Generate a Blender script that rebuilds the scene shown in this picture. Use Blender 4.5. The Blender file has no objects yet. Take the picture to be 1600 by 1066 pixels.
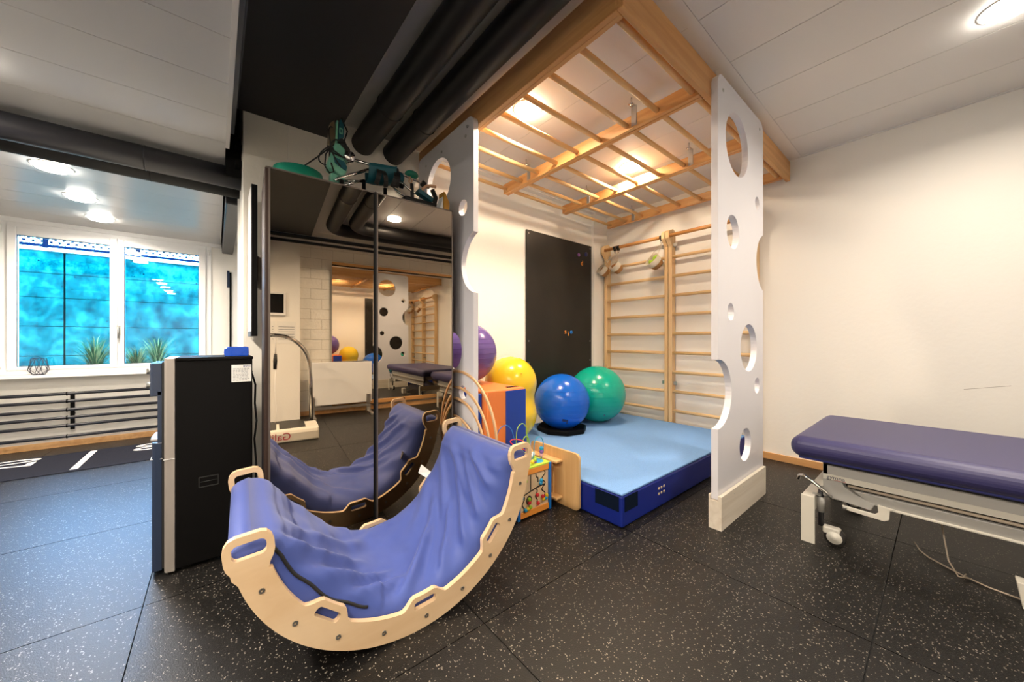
import bpy, bmesh, math, random
from mathutils import Vector, Matrix, noise
from mathutils.geometry import tessellate_polygon
random.seed(7)
PI = math.pi
R_ = math.radians
scn = bpy.context.scene
COL = scn.collection

# ------------------------------------------------------------------ camera
cam_d = bpy.data.cameras.new('camera'); cam = bpy.data.objects.new('camera', cam_d); COL.objects.link(cam)
cam_d.sensor_width = 36.0; cam_d.lens = 36.0 * 557.2 / 1600.0; cam_d.clip_start = 0.02
cam.location = (0, 0, 1.15)
cam.rotation_euler = (PI / 2, 0, math.atan2(672, 557.2) - PI / 2)
scn.camera = cam

# ------------------------------------------------------------------ sky and exposure
world = bpy.data.worlds.new('sky'); scn.world = world; world.use_nodes = True
bg = world.node_tree.nodes['Background']
bg.inputs['Color'].default_value = (0.23, 0.51, 1.0, 1); bg.inputs['Strength'].default_value = 64.0
pl = bpy.data.lights.new('window_portal', 'AREA'); pl.shape = 'RECTANGLE'; pl.size = 1.62; pl.size_y = 1.56
pl.cycles.is_portal = True
po = bpy.data.objects.new('window_portal', pl); COL.objects.link(po)
po.location = (-0.87, 6.36, 1.6); po.rotation_euler = (-PI / 2, 0, 0)
scn.view_settings.view_transform = 'Standard'; scn.view_settings.look = 'None'
scn.view_settings.exposure = 0.34; scn.view_settings.gamma = 1.0; scn.view_settings.use_curve_mapping = False
scn.cycles.use_denoising = True
scn.cycles.max_bounces = 10; scn.cycles.diffuse_bounces = 5; scn.cycles.glossy_bounces = 6
scn.cycles.transparent_max_bounces = 12
scn.cycles.caustics_reflective = False; scn.cycles.caustics_refractive = False
scn.cycles.sample_clamp_indirect = 6.0
LAMP = 21.0                       # watts of each ceiling downlight
LAMP_COL = (1.0, 0.87, 0.72)

# ------------------------------------------------------------------ materials
def nn(nt, t, **k):
    n = nt.nodes.new(t)
    for a, b in k.items():
        if a in n.inputs: n.inputs[a].default_value = b
        else: setattr(n, a, b)
    return n
def M(name, col, rough=0.5, metal=0.0, spec=0.5, bump=0.0, bscale=60, var=0.0, vscale=4, sheen=0.0, coat=0.0, emit=0.0):
    m = bpy.data.materials.new(name); m.use_nodes = True; nt = m.node_tree; b = nt.nodes['Principled BSDF']
    b.inputs['Base Color'].default_value = (*col, 1); b.inputs['Roughness'].default_value = rough
    b.inputs['Metallic'].default_value = metal; b.inputs['Specular IOR Level'].default_value = spec
    b.inputs['Sheen Weight'].default_value = sheen; b.inputs['Coat Weight'].default_value = coat
    if emit: b.inputs['Emission Color'].default_value = (*col, 1); b.inputs['Emission Strength'].default_value = emit
    if bump or var:
        g = nn(nt, 'ShaderNodeNewGeometry')
    if bump:
        n = nn(nt, 'ShaderNodeTexNoise', Scale=bscale, Detail=3.0); nt.links.new(g.outputs['Position'], n.inputs['Vector'])
        bp = nn(nt, 'ShaderNodeBump', Strength=bump, Distance=0.01); nt.links.new(n.outputs['Fac'], bp.inputs['Height'])
        nt.links.new(bp.outputs['Normal'], b.inputs['Normal'])
    if var:
        n = nn(nt, 'ShaderNodeTexNoise', Scale=vscale, Detail=5.0); nt.links.new(g.outputs['Position'], n.inputs['Vector'])
        r = nn(nt, 'ShaderNodeValToRGB'); r.color_ramp.elements[0].position = 0.3; r.color_ramp.elements[1].position = 0.7
        r.color_ramp.elements[0].color = (*[c * (1 - var) for c in col], 1)
        r.color_ramp.elements[1].color = (*[min(1, c * (1 + var)) for c in col], 1)
        nt.links.new(n.outputs['Fac'], r.inputs['Fac']); nt.links.new(r.outputs['Color'], b.inputs['Base Color'])
    return m
def WOOD(name, c1, c2, axis='Y', rough=0.42, scale=18, stretch=0.06, spec=0.5):
    m = bpy.data.materials.new(name); m.use_nodes = True; nt = m.node_tree; b = nt.nodes['Principled BSDF']
    b.inputs['Roughness'].default_value = rough; b.inputs['Specular IOR Level'].default_value = spec
    g = nn(nt, 'ShaderNodeNewGeometry'); mp = nn(nt, 'ShaderNodeMapping')
    s = [1, 1, 1]; s['XYZ'.index(axis)] = stretch; mp.inputs['Scale'].default_value = s
    n = nn(nt, 'ShaderNodeTexNoise', Scale=scale, Detail=6.0, Distortion=0.6)
    r = nn(nt, 'ShaderNodeValToRGB'); r.color_ramp.elements[0].position = 0.35; r.color_ramp.elements[1].position = 0.65
    r.color_ramp.elements[0].color = (*c1, 1); r.color_ramp.elements[1].color = (*c2, 1)
    nt.links.new(g.outputs['Position'], mp.inputs['Vector']); nt.links.new(mp.outputs['Vector'], n.inputs['Vector'])
    nt.links.new(n.outputs['Fac'], r.inputs['Fac']); nt.links.new(r.outputs['Color'], b.inputs['Base Color'])
    return m
def RUBBER():
    m = bpy.data.materials.new('speckled_rubber'); m.use_nodes = True; nt = m.node_tree; b = nt.nodes['Principled BSDF']
    b.inputs['Roughness'].default_value = 0.40; b.inputs['Specular IOR Level'].default_value = 0.34
    g = nn(nt, 'ShaderNodeNewGeometry')
    nz = nn(nt, 'ShaderNodeTexNoise', Scale=90.0); nt.links.new(g.outputs['Position'], nz.inputs['Vector'])
    mx = nn(nt, 'ShaderNodeMixRGB', blend_type='ADD'); mx.inputs['Fac'].default_value = 0.012
    nt.links.new(g.outputs['Position'], mx.inputs['Color1']); nt.links.new(nz.outputs['Color'], mx.inputs['Color2'])
    v = nn(nt, 'ShaderNodeTexVoronoi', Scale=135.0); nt.links.new(mx.outputs['Color'], v.inputs['Vector'])
    sp = nn(nt, 'ShaderNodeSeparateColor'); nt.links.new(v.outputs['Color'], sp.inputs['Color'])
    gt = nn(nt, 'ShaderNodeMath', operation='GREATER_THAN'); gt.inputs[1].default_value = 0.62; nt.links.new(sp.outputs['Red'], gt.inputs[0])
    # fleck size differs from fleck to fleck
    sz = nn(nt, 'ShaderNodeMath', operation='MULTIPLY'); sz.inputs[1].default_value = 0.42; nt.links.new(sp.outputs['Green'], sz.inputs[0])
    lt = nn(nt, 'ShaderNodeMath', operation='LESS_THAN'); nt.links.new(v.outputs['Distance'], lt.inputs[0]); nt.links.new(sz.outputs[0], lt.inputs[1])
    mu = nn(nt, 'ShaderNodeMath', operation='MULTIPLY'); nt.links.new(gt.outputs[0], mu.inputs[0]); nt.links.new(lt.outputs[0], mu.inputs[1])
    mc = nn(nt, 'ShaderNodeMixRGB'); mc.inputs['Color1'].default_value = (0.007, 0.0064, 0.0060, 1); mc.inputs['Color2'].default_value = (0.24, 0.215, 0.18, 1)
    nt.links.new(mu.outputs[0], mc.inputs['Fac']); nt.links.new(mc.outputs['Color'], b.inputs['Base Color'])
    n2 = nn(nt, 'ShaderNodeTexNoise', Scale=220.0, Detail=2.0); nt.links.new(g.outputs['Position'], n2.inputs['Vector'])
    bp = nn(nt, 'ShaderNodeBump', Strength=0.25, Distance=0.004); nt.links.new(n2.outputs['Fac'], bp.inputs['Height']); nt.links.new(bp.outputs['Normal'], b.inputs['Normal'])
    return m
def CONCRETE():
    m = bpy.data.materials.new('weathered_concrete_blue_cast'); m.use_nodes = True; nt = m.node_tree; b = nt.nodes['Principled BSDF']
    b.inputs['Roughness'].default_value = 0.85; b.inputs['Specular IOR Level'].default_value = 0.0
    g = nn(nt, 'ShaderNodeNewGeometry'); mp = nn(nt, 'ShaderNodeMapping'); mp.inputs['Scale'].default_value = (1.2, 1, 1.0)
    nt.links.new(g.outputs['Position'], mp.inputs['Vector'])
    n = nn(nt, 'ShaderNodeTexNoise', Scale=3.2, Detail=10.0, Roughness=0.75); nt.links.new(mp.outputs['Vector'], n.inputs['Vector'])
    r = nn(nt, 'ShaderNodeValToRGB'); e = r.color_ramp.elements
    e[0].position = 0.38; e[0].color = (0.0002, 0.015, 0.0150, 1); e[1].position = 0.63; e[1].color = (0.010, 0.085, 0.064, 1)  # blue-green cast of the daylight is mixed into the concrete's own colours
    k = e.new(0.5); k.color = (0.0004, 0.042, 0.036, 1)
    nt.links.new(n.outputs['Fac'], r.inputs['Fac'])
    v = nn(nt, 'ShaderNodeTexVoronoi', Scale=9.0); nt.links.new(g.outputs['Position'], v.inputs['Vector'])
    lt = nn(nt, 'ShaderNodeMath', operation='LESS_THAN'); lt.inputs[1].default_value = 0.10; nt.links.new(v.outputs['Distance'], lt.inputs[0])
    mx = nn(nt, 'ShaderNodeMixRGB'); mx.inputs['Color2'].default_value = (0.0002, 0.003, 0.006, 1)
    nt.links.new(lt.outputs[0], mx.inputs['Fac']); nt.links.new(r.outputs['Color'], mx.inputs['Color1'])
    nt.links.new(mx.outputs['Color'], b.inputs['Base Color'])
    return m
def GLASS():
    m = bpy.data.materials.new('window_glass'); m.use_nodes = True; nt = m.node_tree
    nt.nodes.remove(nt.nodes['Principled BSDF']); out = nt.nodes['Material Output']
    t = nn(nt, 'ShaderNodeBsdfTransparent'); t.inputs['Color'].default_value = (0.96, 0.98, 0.97, 1)
    g = nn(nt, 'ShaderNodeBsdfGlossy', Roughness=0.0); f = nn(nt, 'ShaderNodeFresnel', IOR=1.5)
    mx = nn(nt, 'ShaderNodeMixShader'); nt.links.new(f.outputs[0], mx.inputs['Fac'])
    nt.links.new(t.outputs[0], mx.inputs[1]); nt.links.new(g.outputs[0], mx.inputs[2]); nt.links.new(mx.outputs[0], out.inputs['Surface'])
    return m
mt = dict(
    wall=M('wall_paint', (0.86, 0.835, 0.78), 0.75, spec=0.25, bump=0.10, bscale=35),
    block=M('block_paint', (0.83, 0.79, 0.71), 0.7, spec=0.3, bump=0.25, bscale=28),
    rubber=RUBBER(), joint=M('floor_joint', (0.008, 0.008, 0.008), 0.8),
    ceil=M('ceiling_panel', (0.80, 0.775, 0.75), 0.42, spec=0.45, bump=0.02, bscale=15),
    ceil_l=M('metal_ceiling_panel', (0.66, 0.655, 0.65), 0.26, spec=0.6, bump=0.02, bscale=6),
    gap=M('ceiling_gap', (0.06, 0.055, 0.05), 0.9),
    soffit=M('soffit_black', (0.010, 0.009, 0.010), 0.6, bump=0.08, bscale=18),
    steel_grey=M('painted_steel', (0.09, 0.095, 0.11), 0.4, bump=0.1, bscale=20),
    duct=M('black_duct', (0.007, 0.0065, 0.007), 0.45, spec=0.3, bump=0.05, bscale=9),
    pipe_grey=M('dark_pipe', (0.022, 0.022, 0.027), 0.36, spec=0.5, bump=0.06, bscale=9),
    baseb=WOOD('skirting_oak', (0.62, 0.33, 0.13), (0.74, 0.44, 0.20), 'Y'),
    beamx=WOOD('beam_wood_x', (0.58, 0.28, 0.09), (0.74, 0.41, 0.155), 'X'),
    beamy=WOOD('beam_wood_y', (0.58, 0.28, 0.09), (0.74, 0.41, 0.155), 'Y'),
    rung_x=WOOD('rung_wood_x', (0.64, 0.37, 0.15), (0.78, 0.51, 0.24), 'X'),
    rung_y=WOOD('rung_wood_y', (0.68, 0.44, 0.20), (0.80, 0.56, 0.30), 'Y'),
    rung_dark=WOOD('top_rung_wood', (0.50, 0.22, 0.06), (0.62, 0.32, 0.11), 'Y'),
    post_z=WOOD('post_wood', (0.68, 0.44, 0.21), (0.80, 0.57, 0.31), 'Z'),
    ply=WOOD('birch_ply', (0.62, 0.43, 0.25), (0.70, 0.52, 0.33), 'X', rough=0.38, scale=9, stretch=0.25),
    ply_edge=M('ply_edge', (0.62, 0.44, 0.26), 0.45),
    hoop=M('hoop_wood', (0.68, 0.42, 0.22), 0.4),
    stool=WOOD('beech_stool', (0.62, 0.36, 0.14), (0.74, 0.48, 0.22), 'Z'),
    rawwood=WOOD('raw_spruce', (0.66, 0.58, 0.47), (0.76, 0.69, 0.58), 'X', rough=0.7),
    lacquer=M('white_lacquer', (0.74, 0.73, 0.77), 0.28, spec=0.5),
    white=M('white_plastic', (0.82, 0.82, 0.81), 0.35), frame=M('window_frame_white', (0.84, 0.84, 0.84), 0.3),
    cream=M('cream_metal', (0.66, 0.63, 0.55), 0.35), grey_metal=M('grey_painted_metal', (0.40, 0.39, 0.365), 0.38),
    chrome=M('chrome', (0.75, 0.74, 0.72), 0.14, 1.0), zinc=M('zinc', (0.52, 0.52, 0.50), 0.34, 1.0),
    black=M('black_plastic', (0.0035, 0.0032, 0.0032), 0.5, spec=0.10), blackmatt=M('black_matt', (0.008, 0.008, 0.008), 0.65),
    board=M('blackboard_steel', (0.012, 0.0105, 0.009), 0.42, spec=0.35, var=0.25, vscale=3),
    mirror=M('bronze_mirror', (0.66, 0.56, 0.44), 0.012, 1.0), mirror2=M('clear_mirror', (0.90, 0.90, 0.88), 0.006, 1.0),
    brown=M('brown_carcass', (0.035, 0.020, 0.015), 0.5, spec=0.25), edge=M('aluminium_edge', (0.13, 0.105, 0.09), 0.5, 0.6), bjoint=M('block_joint', (0.55, 0.52, 0.46), 0.8),
    mat_top=M('mat_carpet', (0.205, 0.39, 0.74), 0.92, spec=0.15, bump=0.6, bscale=260, var=0.10, vscale=190),
    mat_side=M('mat_vinyl', (0.004, 0.016, 0.20), 0.45, bump=0.08, bscale=10), velcro=M('velcro', (0.003, 0.008, 0.022), 0.95, spec=0.1),
    eyelet=M('eyelet', (0.75, 0.60, 0.35), 0.4),
    b_blue=M('ball_blue', (0.004, 0.105, 0.55), 0.20), b_green=M('ball_green', (0.002, 0.36, 0.26), 0.22),
    b_yellow=M('ball_yellow', (0.80, 0.55, 0.025), 0.22), b_purple=M('ball_purple', (0.135, 0.085, 0.30), 0.22),
    print_dark=M('dark_print', (0.01, 0.02, 0.10), 0.5),
    foam_o=M('foam_orange', (0.88, 0.24, 0.055), 0.55, bump=0.25, bscale=9), foam_b=M('foam_blue', (0.006, 0.045, 0.36), 0.5, bump=0.15, bscale=9),
    cloth=M('blue_cover', (0.050, 0.080, 0.295), 0.52, spec=0.28, bump=0.05, bscale=420, sheen=0.12),
    cloth_dark=M('cover_side', (0.03, 0.055, 0.27), 0.5, sheen=0.2),
    vinyl=M('navy_vinyl', (0.036, 0.033, 0.115), 0.42, spec=0.5, bump=0.03, bscale=240), vinyl_edge=M('navy_vinyl_edge', (0.022, 0.028, 0.16), 0.33),
    c_red=M('toy_red', (0.65, 0.02, 0.03), 0.3), c_blue=M('toy_blue', (0.01, 0.16, 0.55), 0.3), c_sky=M('toy_sky', (0.02, 0.33, 0.60), 0.3),
    c_green=M('toy_green', (0.33, 0.55, 0.03), 0.3), c_yellow=M('toy_yellow', (0.80, 0.55, 0.03), 0.3), c_orange=M('toy_orange', (0.80, 0.30, 0.05), 0.4),
    c_purple=M('toy_purple', (0.25, 0.10, 0.42), 0.3), c_pink=M('toy_pink', (0.78, 0.40, 0.42), 0.35), c_dkgreen=M('toy_dark_green', (0.02, 0.20, 0.08), 0.3),
    c_lime=M('toy_lime_board', (0.46, 0.66, 0.06), 0.4),
    birch_pale=M('birch_face', (0.72, 0.53, 0.32), 0.4),
    slot=M('slot_dark', (0.015, 0.012, 0.010), 0.7),
    silver=M('silver_plastic', (0.30, 0.27, 0.245), 0.38, 0.2), navy_front=M('navy_front', (0.018, 0.030, 0.062), 0.25),
    paper=M('paper', (0.80, 0.79, 0.76), 0.7), ink=M('ink', (0.10, 0.11, 0.14), 0.7), ink_blue=M('ink_blue', (0.02, 0.06, 0.25), 0.6), ink_red=M('ink_red', (0.40, 0.03, 0.05), 0.5),
    bag=M('blue_bag', (0.004, 0.07, 0.52), 0.25, bump=0.5, bscale=25),
    rad=M('radiator_tube', (0.012, 0.013, 0.020), 0.4), track=M('track_carpet', (0.020, 0.022, 0.034), 0.95, spec=0.1, bump=0.5, bscale=260, var=0.35, vscale=160),
    trackwhite=M('track_white', (0.80, 0.80, 0.82), 0.8, spec=0.1), wire=M('black_wire', (0.01, 0.012, 0.03), 0.4),
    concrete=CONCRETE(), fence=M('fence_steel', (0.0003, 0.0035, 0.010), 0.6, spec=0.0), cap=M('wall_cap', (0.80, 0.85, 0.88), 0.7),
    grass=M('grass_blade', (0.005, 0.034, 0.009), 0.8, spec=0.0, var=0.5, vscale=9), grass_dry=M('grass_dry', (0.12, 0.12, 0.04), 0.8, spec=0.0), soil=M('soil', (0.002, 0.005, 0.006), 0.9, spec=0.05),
    glass=GLASS(), teal=M('teal_fabric', (0.004, 0.085, 0.115), 0.55), mint=M('mint_plastic', (0.17, 0.47, 0.34), 0.35), disc=M('green_disc', (0.01, 0.20, 0.13), 0.4),
    khaki=M('khaki_plastic', (0.12, 0.09, 0.05), 0.4), peach=M('peach_strap', (0.70, 0.42, 0.26), 0.6), mustard=M('mustard_wood', (0.50, 0.24, 0.02), 0.5),
    rope=M('cotton_rope', (0.72, 0.65, 0.52), 0.9, spec=0.1, bump=0.6, bscale=200), rope_brown=M('jute_rope', (0.42, 0.22, 0.085), 0.9, spec=0.1, bump=0.7, bscale=200),
    cable=M('beige_cable', (0.46, 0.38, 0.29), 0.5), tyre=M('rubber_tyre', (0.02, 0.018, 0.016), 0.6), glow=M('lamp_lens', (1.0, 0.93, 0.82), 0.5, emit=48.0),
    glow_warm=M('warm_lamp_lens', (1.0, 0.84, 0.62), 0.5, emit=85.0), screen=M('screen_black', (0.006, 0.006, 0.007), 0.12), tagp=M('care_label', (0.75, 0.73, 0.68), 0.7),
    wall_scuff=M('wall_scuff', (0.50, 0.46, 0.41), 0.8),
)

# ------------------------------------------------------------------ mesh helpers
class MB:
    def __init__(s): s.v = []; s.f = []; s.sm = []
    def add(s, vs, fs, smooth=False):
        o = len(s.v); s.v += [tuple(v) for v in vs]
        for f in fs: s.f.append(tuple(i + o for i in f)); s.sm.append(smooth)
        return s
    def box(s, x0, x1, y0, y1, z0, z1):
        vs = [(x, y, z) for x in (x0, x1) for y in (y0, y1) for z in (z0, z1)]
        return s.add(vs, [(0, 1, 3, 2), (4, 6, 7, 5), (0, 4, 5, 1), (2, 3, 7, 6), (0, 2, 6, 4), (1, 5, 7, 3)])
    def tube(s, pts, r, n=10, closed=False, caps=True):
        pts = [Vector(p) for p in pts]; m = len(pts); rs = r if isinstance(r, (list, tuple)) else [r] * m
        vs = []; prev = None
        for i, p in enumerate(pts):
            a = pts[(i - 1) % m] if (closed or i > 0) else p; b = pts[(i + 1) % m] if (closed or i < m - 1) else p
            t = (b - a).normalized()
            if prev is None:
                u = t.cross(Vector((0, 0, 1)));
                if u.length < 1e-3: u = t.cross(Vector((1, 0, 0)))
                u.normalize()
            else:
                u = prev - t * prev.dot(t)
                if u.length < 1e-4: u = t.cross(Vector((0.3, 0.5, 0.8)))
                u.normalize()
            prev = u; w = t.cross(u)
            for k in range(n):
                q = 2 * PI * k / n; vs.append(p + (u * math.cos(q) + w * math.sin(q)) * rs[i])
        fs = []
        for i in range(m if closed else m - 1):
            j = (i + 1) % m
            for k in range(n): fs.append((i * n + k, i * n + (k + 1) % n, j * n + (k + 1) % n, j * n + k))
        s.add(vs, fs, True)
        if caps and not closed:
            o = len(s.v) - m * n
            s.f.append(tuple(o + k for k in reversed(range(n)))); s.sm.append(False)
            s.f.append(tuple(o + (m - 1) * n + k for k in range(n))); s.sm.append(False)
        return s
    def lathe(s, prof, n=32, c=(0, 0, 0), axis='Z', smooth=True):
        vs = []
        for r, h in prof:
            for k in range(n):
                q = 2 * PI * k / n; a, b = r * math.cos(q), r * math.sin(q)
                p = {'Z': (a, b, h), 'X': (h, a, b), 'Y': (b, h, a)}[axis]
                vs.append((p[0] + c[0], p[1] + c[1], p[2] + c[2]))
        fs = []
        for i in range(len(prof) - 1):
            for k in range(n): fs.append((i * n + k, i * n + (k + 1) % n, (i + 1) * n + (k + 1) % n, (i + 1) * n + k))
        return s.add(vs, fs, smooth)
    def ball(s, c, r, n=16, m=10, sc=(1, 1, 1)):
        vs = []; fs = []
        for i in range(m + 1):
            t = PI * i / m
            for k in range(n):
                q = 2 * PI * k / n
                vs.append((c[0] + r * sc[0] * math.sin(t) * math.cos(q), c[1] + r * sc[1] * math.sin(t) * math.sin(q), c[2] + r * sc[2] * math.cos(t)))
        for i in range(m):
            for k in range(n): fs.append((i * n + k, (i + 1) * n + k, (i + 1) * n + (k + 1) % n, i * n + (k + 1) % n))
        return s.add(vs, fs, True)
    def plate(s, outer, holes, fr, t):
        """flat plate: 2D loops, fr(u,v,w)->3D, thickness t along w"""
        loops = [outer] + list(holes)
        tri = tessellate_polygon([[Vector((a, b, 0)) for a, b in l] for l in loops])
        flat = [p for l in loops for p in l]; N = len(flat)
        vs = [fr(a, b, 0) for a, b in flat] + [fr(a, b, t) for a, b in flat]
        fs = []
        for a, b, c in tri:
            fs.append((a, b, c)); fs.append((c + N, b + N, a + N))
        o = 0
        for l in loops:
            n = len(l)
            for i in range(n):
                a, b = o + i, o + (i + 1) % n; fs.append((a, b, b + N, a + N))
            o += n
        return s.add(vs, fs)
    def bar(s, a, b, w, h, up=(0, 0, 1)):
        a = Vector(a); b = Vector(b); t = (b - a).normalized(); u = t.cross(Vector(up)).normalized(); n = u.cross(t)
        vs = [p + u * (w / 2 * i) + n * (h / 2 * j) for p in (a, b) for i in (-1, 1) for j in (-1, 1)]
        return s.add(vs, [(0, 1, 3, 2), (4, 6, 7, 5), (0, 4, 5, 1), (2, 3, 7, 6), (0, 2, 6, 4), (1, 5, 7, 3)])

ORG = {}
def mesh_of(mb, mat, name, org=(0, 0, 0)):
    me = bpy.data.meshes.new(name)
    me.from_pydata([(v[0] - org[0], v[1] - org[1], v[2] - org[2]) for v in mb.v], [], mb.f)
    bm = bmesh.new(); bm.from_mesh(me); bmesh.ops.recalc_face_normals(bm, faces=bm.faces); bm.to_mesh(me); bm.free()
    for p, sm in zip(me.polygons, mb.sm): p.use_smooth = sm
    me.materials.append(mt[mat] if isinstance(mat, str) else mat)
    return me
def tag(o, label=None, cat=None, group=None, kind=None):
    if label: o['label'] = label
    if cat: o['category'] = cat
    if group: o['group'] = group
    if kind: o['kind'] = kind
    return o
def obj(name, mb, mat, parent=None, bevel=0.0, seg=2, org=None, smooth=False):
    """one mesh object; coordinates in world (or in the frame of a rotated parent)"""
    base = ORG.get(parent.name, (0, 0, 0)) if parent else (0, 0, 0)
    me = mesh_of(mb, mat, name, base)
    o = bpy.data.objects.new(name, me); COL.objects.link(o)
    if parent: o.parent = parent
    ORG[o.name] = base
    if smooth:
        for p in me.polygons: p.use_smooth = True
    if bevel:
        b = o.modifiers.new('bevel', 'BEVEL'); b.width = bevel; b.segments = seg; b.limit_method = 'ANGLE'; b.angle_limit = R_(35)
        b.harden_normals = False
    return o
def inst(name, me, parent, loc, rot=(0, 0, 0)):
    """another object on the same mesh; loc in world (or rotated parent) coordinates"""
    o = bpy.data.objects.new(name, me); COL.objects.link(o); o.parent = parent
    b = ORG.get(parent.name, (0, 0, 0)) if parent else (0, 0, 0)
    o.location = (loc[0] - b[0], loc[1] - b[1], loc[2] - b[2]); o.rotation_euler = rot
    return o
def thing(name, label, cat, loc, rotz=0.0, group=None, local=False):
    o = bpy.data.objects.new(name, None); COL.objects.link(o); o.empty_display_size = 0.05
    o.location = loc; o.rotation_euler = (0, 0, rotz)
    ORG[o.name] = (0, 0, 0) if (rotz or local) else tuple(loc)
    return tag(o, label, cat, group)
def struct(name, mb, mat, parent=None, bevel=0.0):
    o = obj(name, mb, mat, parent, bevel)
    if not parent: o['kind'] = 'structure'
    return o
def text(name, body, size, mat, parent, mtx, depth=0.0004):
    cu = bpy.data.curves.new(name, 'FONT'); cu.body = body; cu.size = size; cu.extrude = depth
    t = bpy.data.objects.new(name, cu); COL.objects.link(t)
    dg = bpy.context.evaluated_depsgraph_get(); me = bpy.data.meshes.new_from_object(t.evaluated_get(dg))
    bpy.data.objects.remove(t); bpy.data.curves.remove(cu)
    me.materials.clear(); me.materials.append(mt[mat])
    o = bpy.data.objects.new(name, me); COL.objects.link(o); o.parent = parent
    b = ORG.get(parent.name, (0, 0, 0)); ORG[o.name] = b
    o.matrix_local = Matrix.Translation((-b[0], -b[1], -b[2])) @ mtx
    return o
def frame(loc, ux, uy):
    ux = Vector(ux).normalized(); uy = Vector(uy).normalized(); uz = ux.cross(uy)
    m = Matrix((ux, uy, uz)).transposed().to_4x4(); m.translation = Vector(loc); return m
def circ(cx, cy, r, n=40, a0=0.0):
    return [(cx + r * math.cos(a0 + 2 * PI * k / n), cy + r * math.sin(a0 + 2 * PI * k / n)) for k in range(n)]
def rrect(x0, x1, y0, y1, r, n=5):
    p = []
    for cx, cy, a in ((x1 - r, y1 - r, 0), (x0 + r, y1 - r, 90), (x0 + r, y0 + r, 180), (x1 - r, y0 + r, 270)):
        for k in range(n + 1): q = R_(a + 90 * k / n); p.append((cx + r * math.cos(q), cy + r * math.sin(q)))
    return p
B = lambda *a: MB().box(*a)
def arc(c, r, a0, a1, n, plane='xz', k=0.0):
    out = []
    for i in range(n + 1):
        q = R_(a0 + (a1 - a0) * i / n); a, b = c[0] + r * math.cos(q), c[1] + r * math.sin(q)
        out.append({'xz': (a, k, b), 'yz': (k, a, b), 'xy': (a, b, k)}[plane])
    return out

# ================================================================== SETTING
XR, YB, YW, YS = 4.16, 3.0, 6.10, -1.87      # right wall, back wall, window wall, wall behind the camera
XLEFT, ZC, ZL = -3.3, 2.85, 2.42
# floor: rubber tiles on a dark screed
fl = struct('floor', B(XLEFT, 4.4, YS - 0.1, YW + 0.1, -0.06, -0.010), 'joint')
gx = [-0.245 + 1.085 * k for k in range(-3, 5)]; gy = [2.21 + 1.02 * k for k in range(-4, 5)]
gx[0] = XLEFT; gx[-1] = XR; gy[-1] = YW
for i in range(len(gx) - 1):
    for j in range(len(gy) - 1):
        obj('floor_tile', B(gx[i] + 0.002, gx[i + 1] - 0.002, gy[j] + 0.002, gy[j + 1] - 0.002, -0.010, 0.0), 'rubber', fl)
# walls
struct('wall_right', B(XR, XR + 0.15, YS - 0.1, YB + 0.2, 0, 3.05), 'wall')
wb = struct('wall_back', B(0.139, XR + 0.15, YB, 3.84, 0, 3.05), 'wall')
obj('corner_casing', B(3.872, XR, 2.962, YB, 0, ZC), 'wall', wb)
obj('block_panel', B(0.139, 0.395, YB - 0.003, YB, 0, 2.70), 'block', wb, 0.0015)
obj('block_panel', B(0.398, 1.35, YB - 0.003, YB, 0, ZC), 'block', wb, 0.0015)
ww = MB()
ww.box(XLEFT, -1.70, YW, YW + 0.25, 0, 3.05); ww.box(-0.05, 1.3, YW, YW + 0.25, 0, 3.05)
ww.box(-1.70, -0.05, YW, YW + 0.25, 0, 0.80); ww.box(-1.70, -0.05, YW, YW + 0.25, 2.40, 3.05)
struct('wall_window', ww, 'wall')
struct('wall_left', B(XLEFT - 0.15, XLEFT, YS - 0.1, YW + 0.25, 0, 3.05), 'wall')
struct('wall_side', B(1.2, 1.35, 3.84, YW, 0, 3.05), 'wall')
wf = struct('wall_front', B(XLEFT - 0.15, XR + 0.15, YS - 0.15, YS, 0, 3.05), 'bjoint')
obj('pilaster', B(XLEFT, 0.56, YS, -1.63, 0, 2.72), 'wall', wf)
# painted blocks of the wall behind the camera, around the wall mirror
bw, bh, jt = 0.31, 0.158, 0.005
blk = {}
row = 0; z = 0.07
while z < 2.84:
    x = 0.56 - (bw / 2 if row % 2 else 0)
    while x < XR - 0.01:
        x0, x1 = max(x, 0.56), min(x + bw - jt, XR); z1 = min(z + bh - jt, ZC)
        if x1 - x0 > 0.03 and not (x0 > 1.02 and x1 < 3.2 and z > 0.2 and z1 < 2.30):
            key = (round(x1 - x0, 3), round(z1 - z, 3))
            if key not in blk:
                blk[key] = mesh_of(B(0, x1 - x0, -0.005, 0.0, 0, z1 - z), 'block', 'wall_block')
            inst('wall_block', blk[key], wf, (x0, YS + 0.005, z))
        x += bw
    z += bh; row += 1
# skirting boards
struct('baseboard_right', B(XR - 0.016, XR, YS, 2.96, 0, 0.064), 'baseb', bevel=0.003)
struct('baseboard_window', B(XLEFT, 1.2, YW - 0.016, YW, 0, 0.066), 'baseb', bevel=0.003)
struct('baseboard_front', B(0.56, XR, YS + 0.008, YS + 0.024, 0, 0.068), 'baseb', bevel=0.003)
struct('baseboard_left', B(XLEFT, XLEFT + 0.016, YS, YW, 0, 0.064), 'baseb', bevel=0.003)
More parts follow.
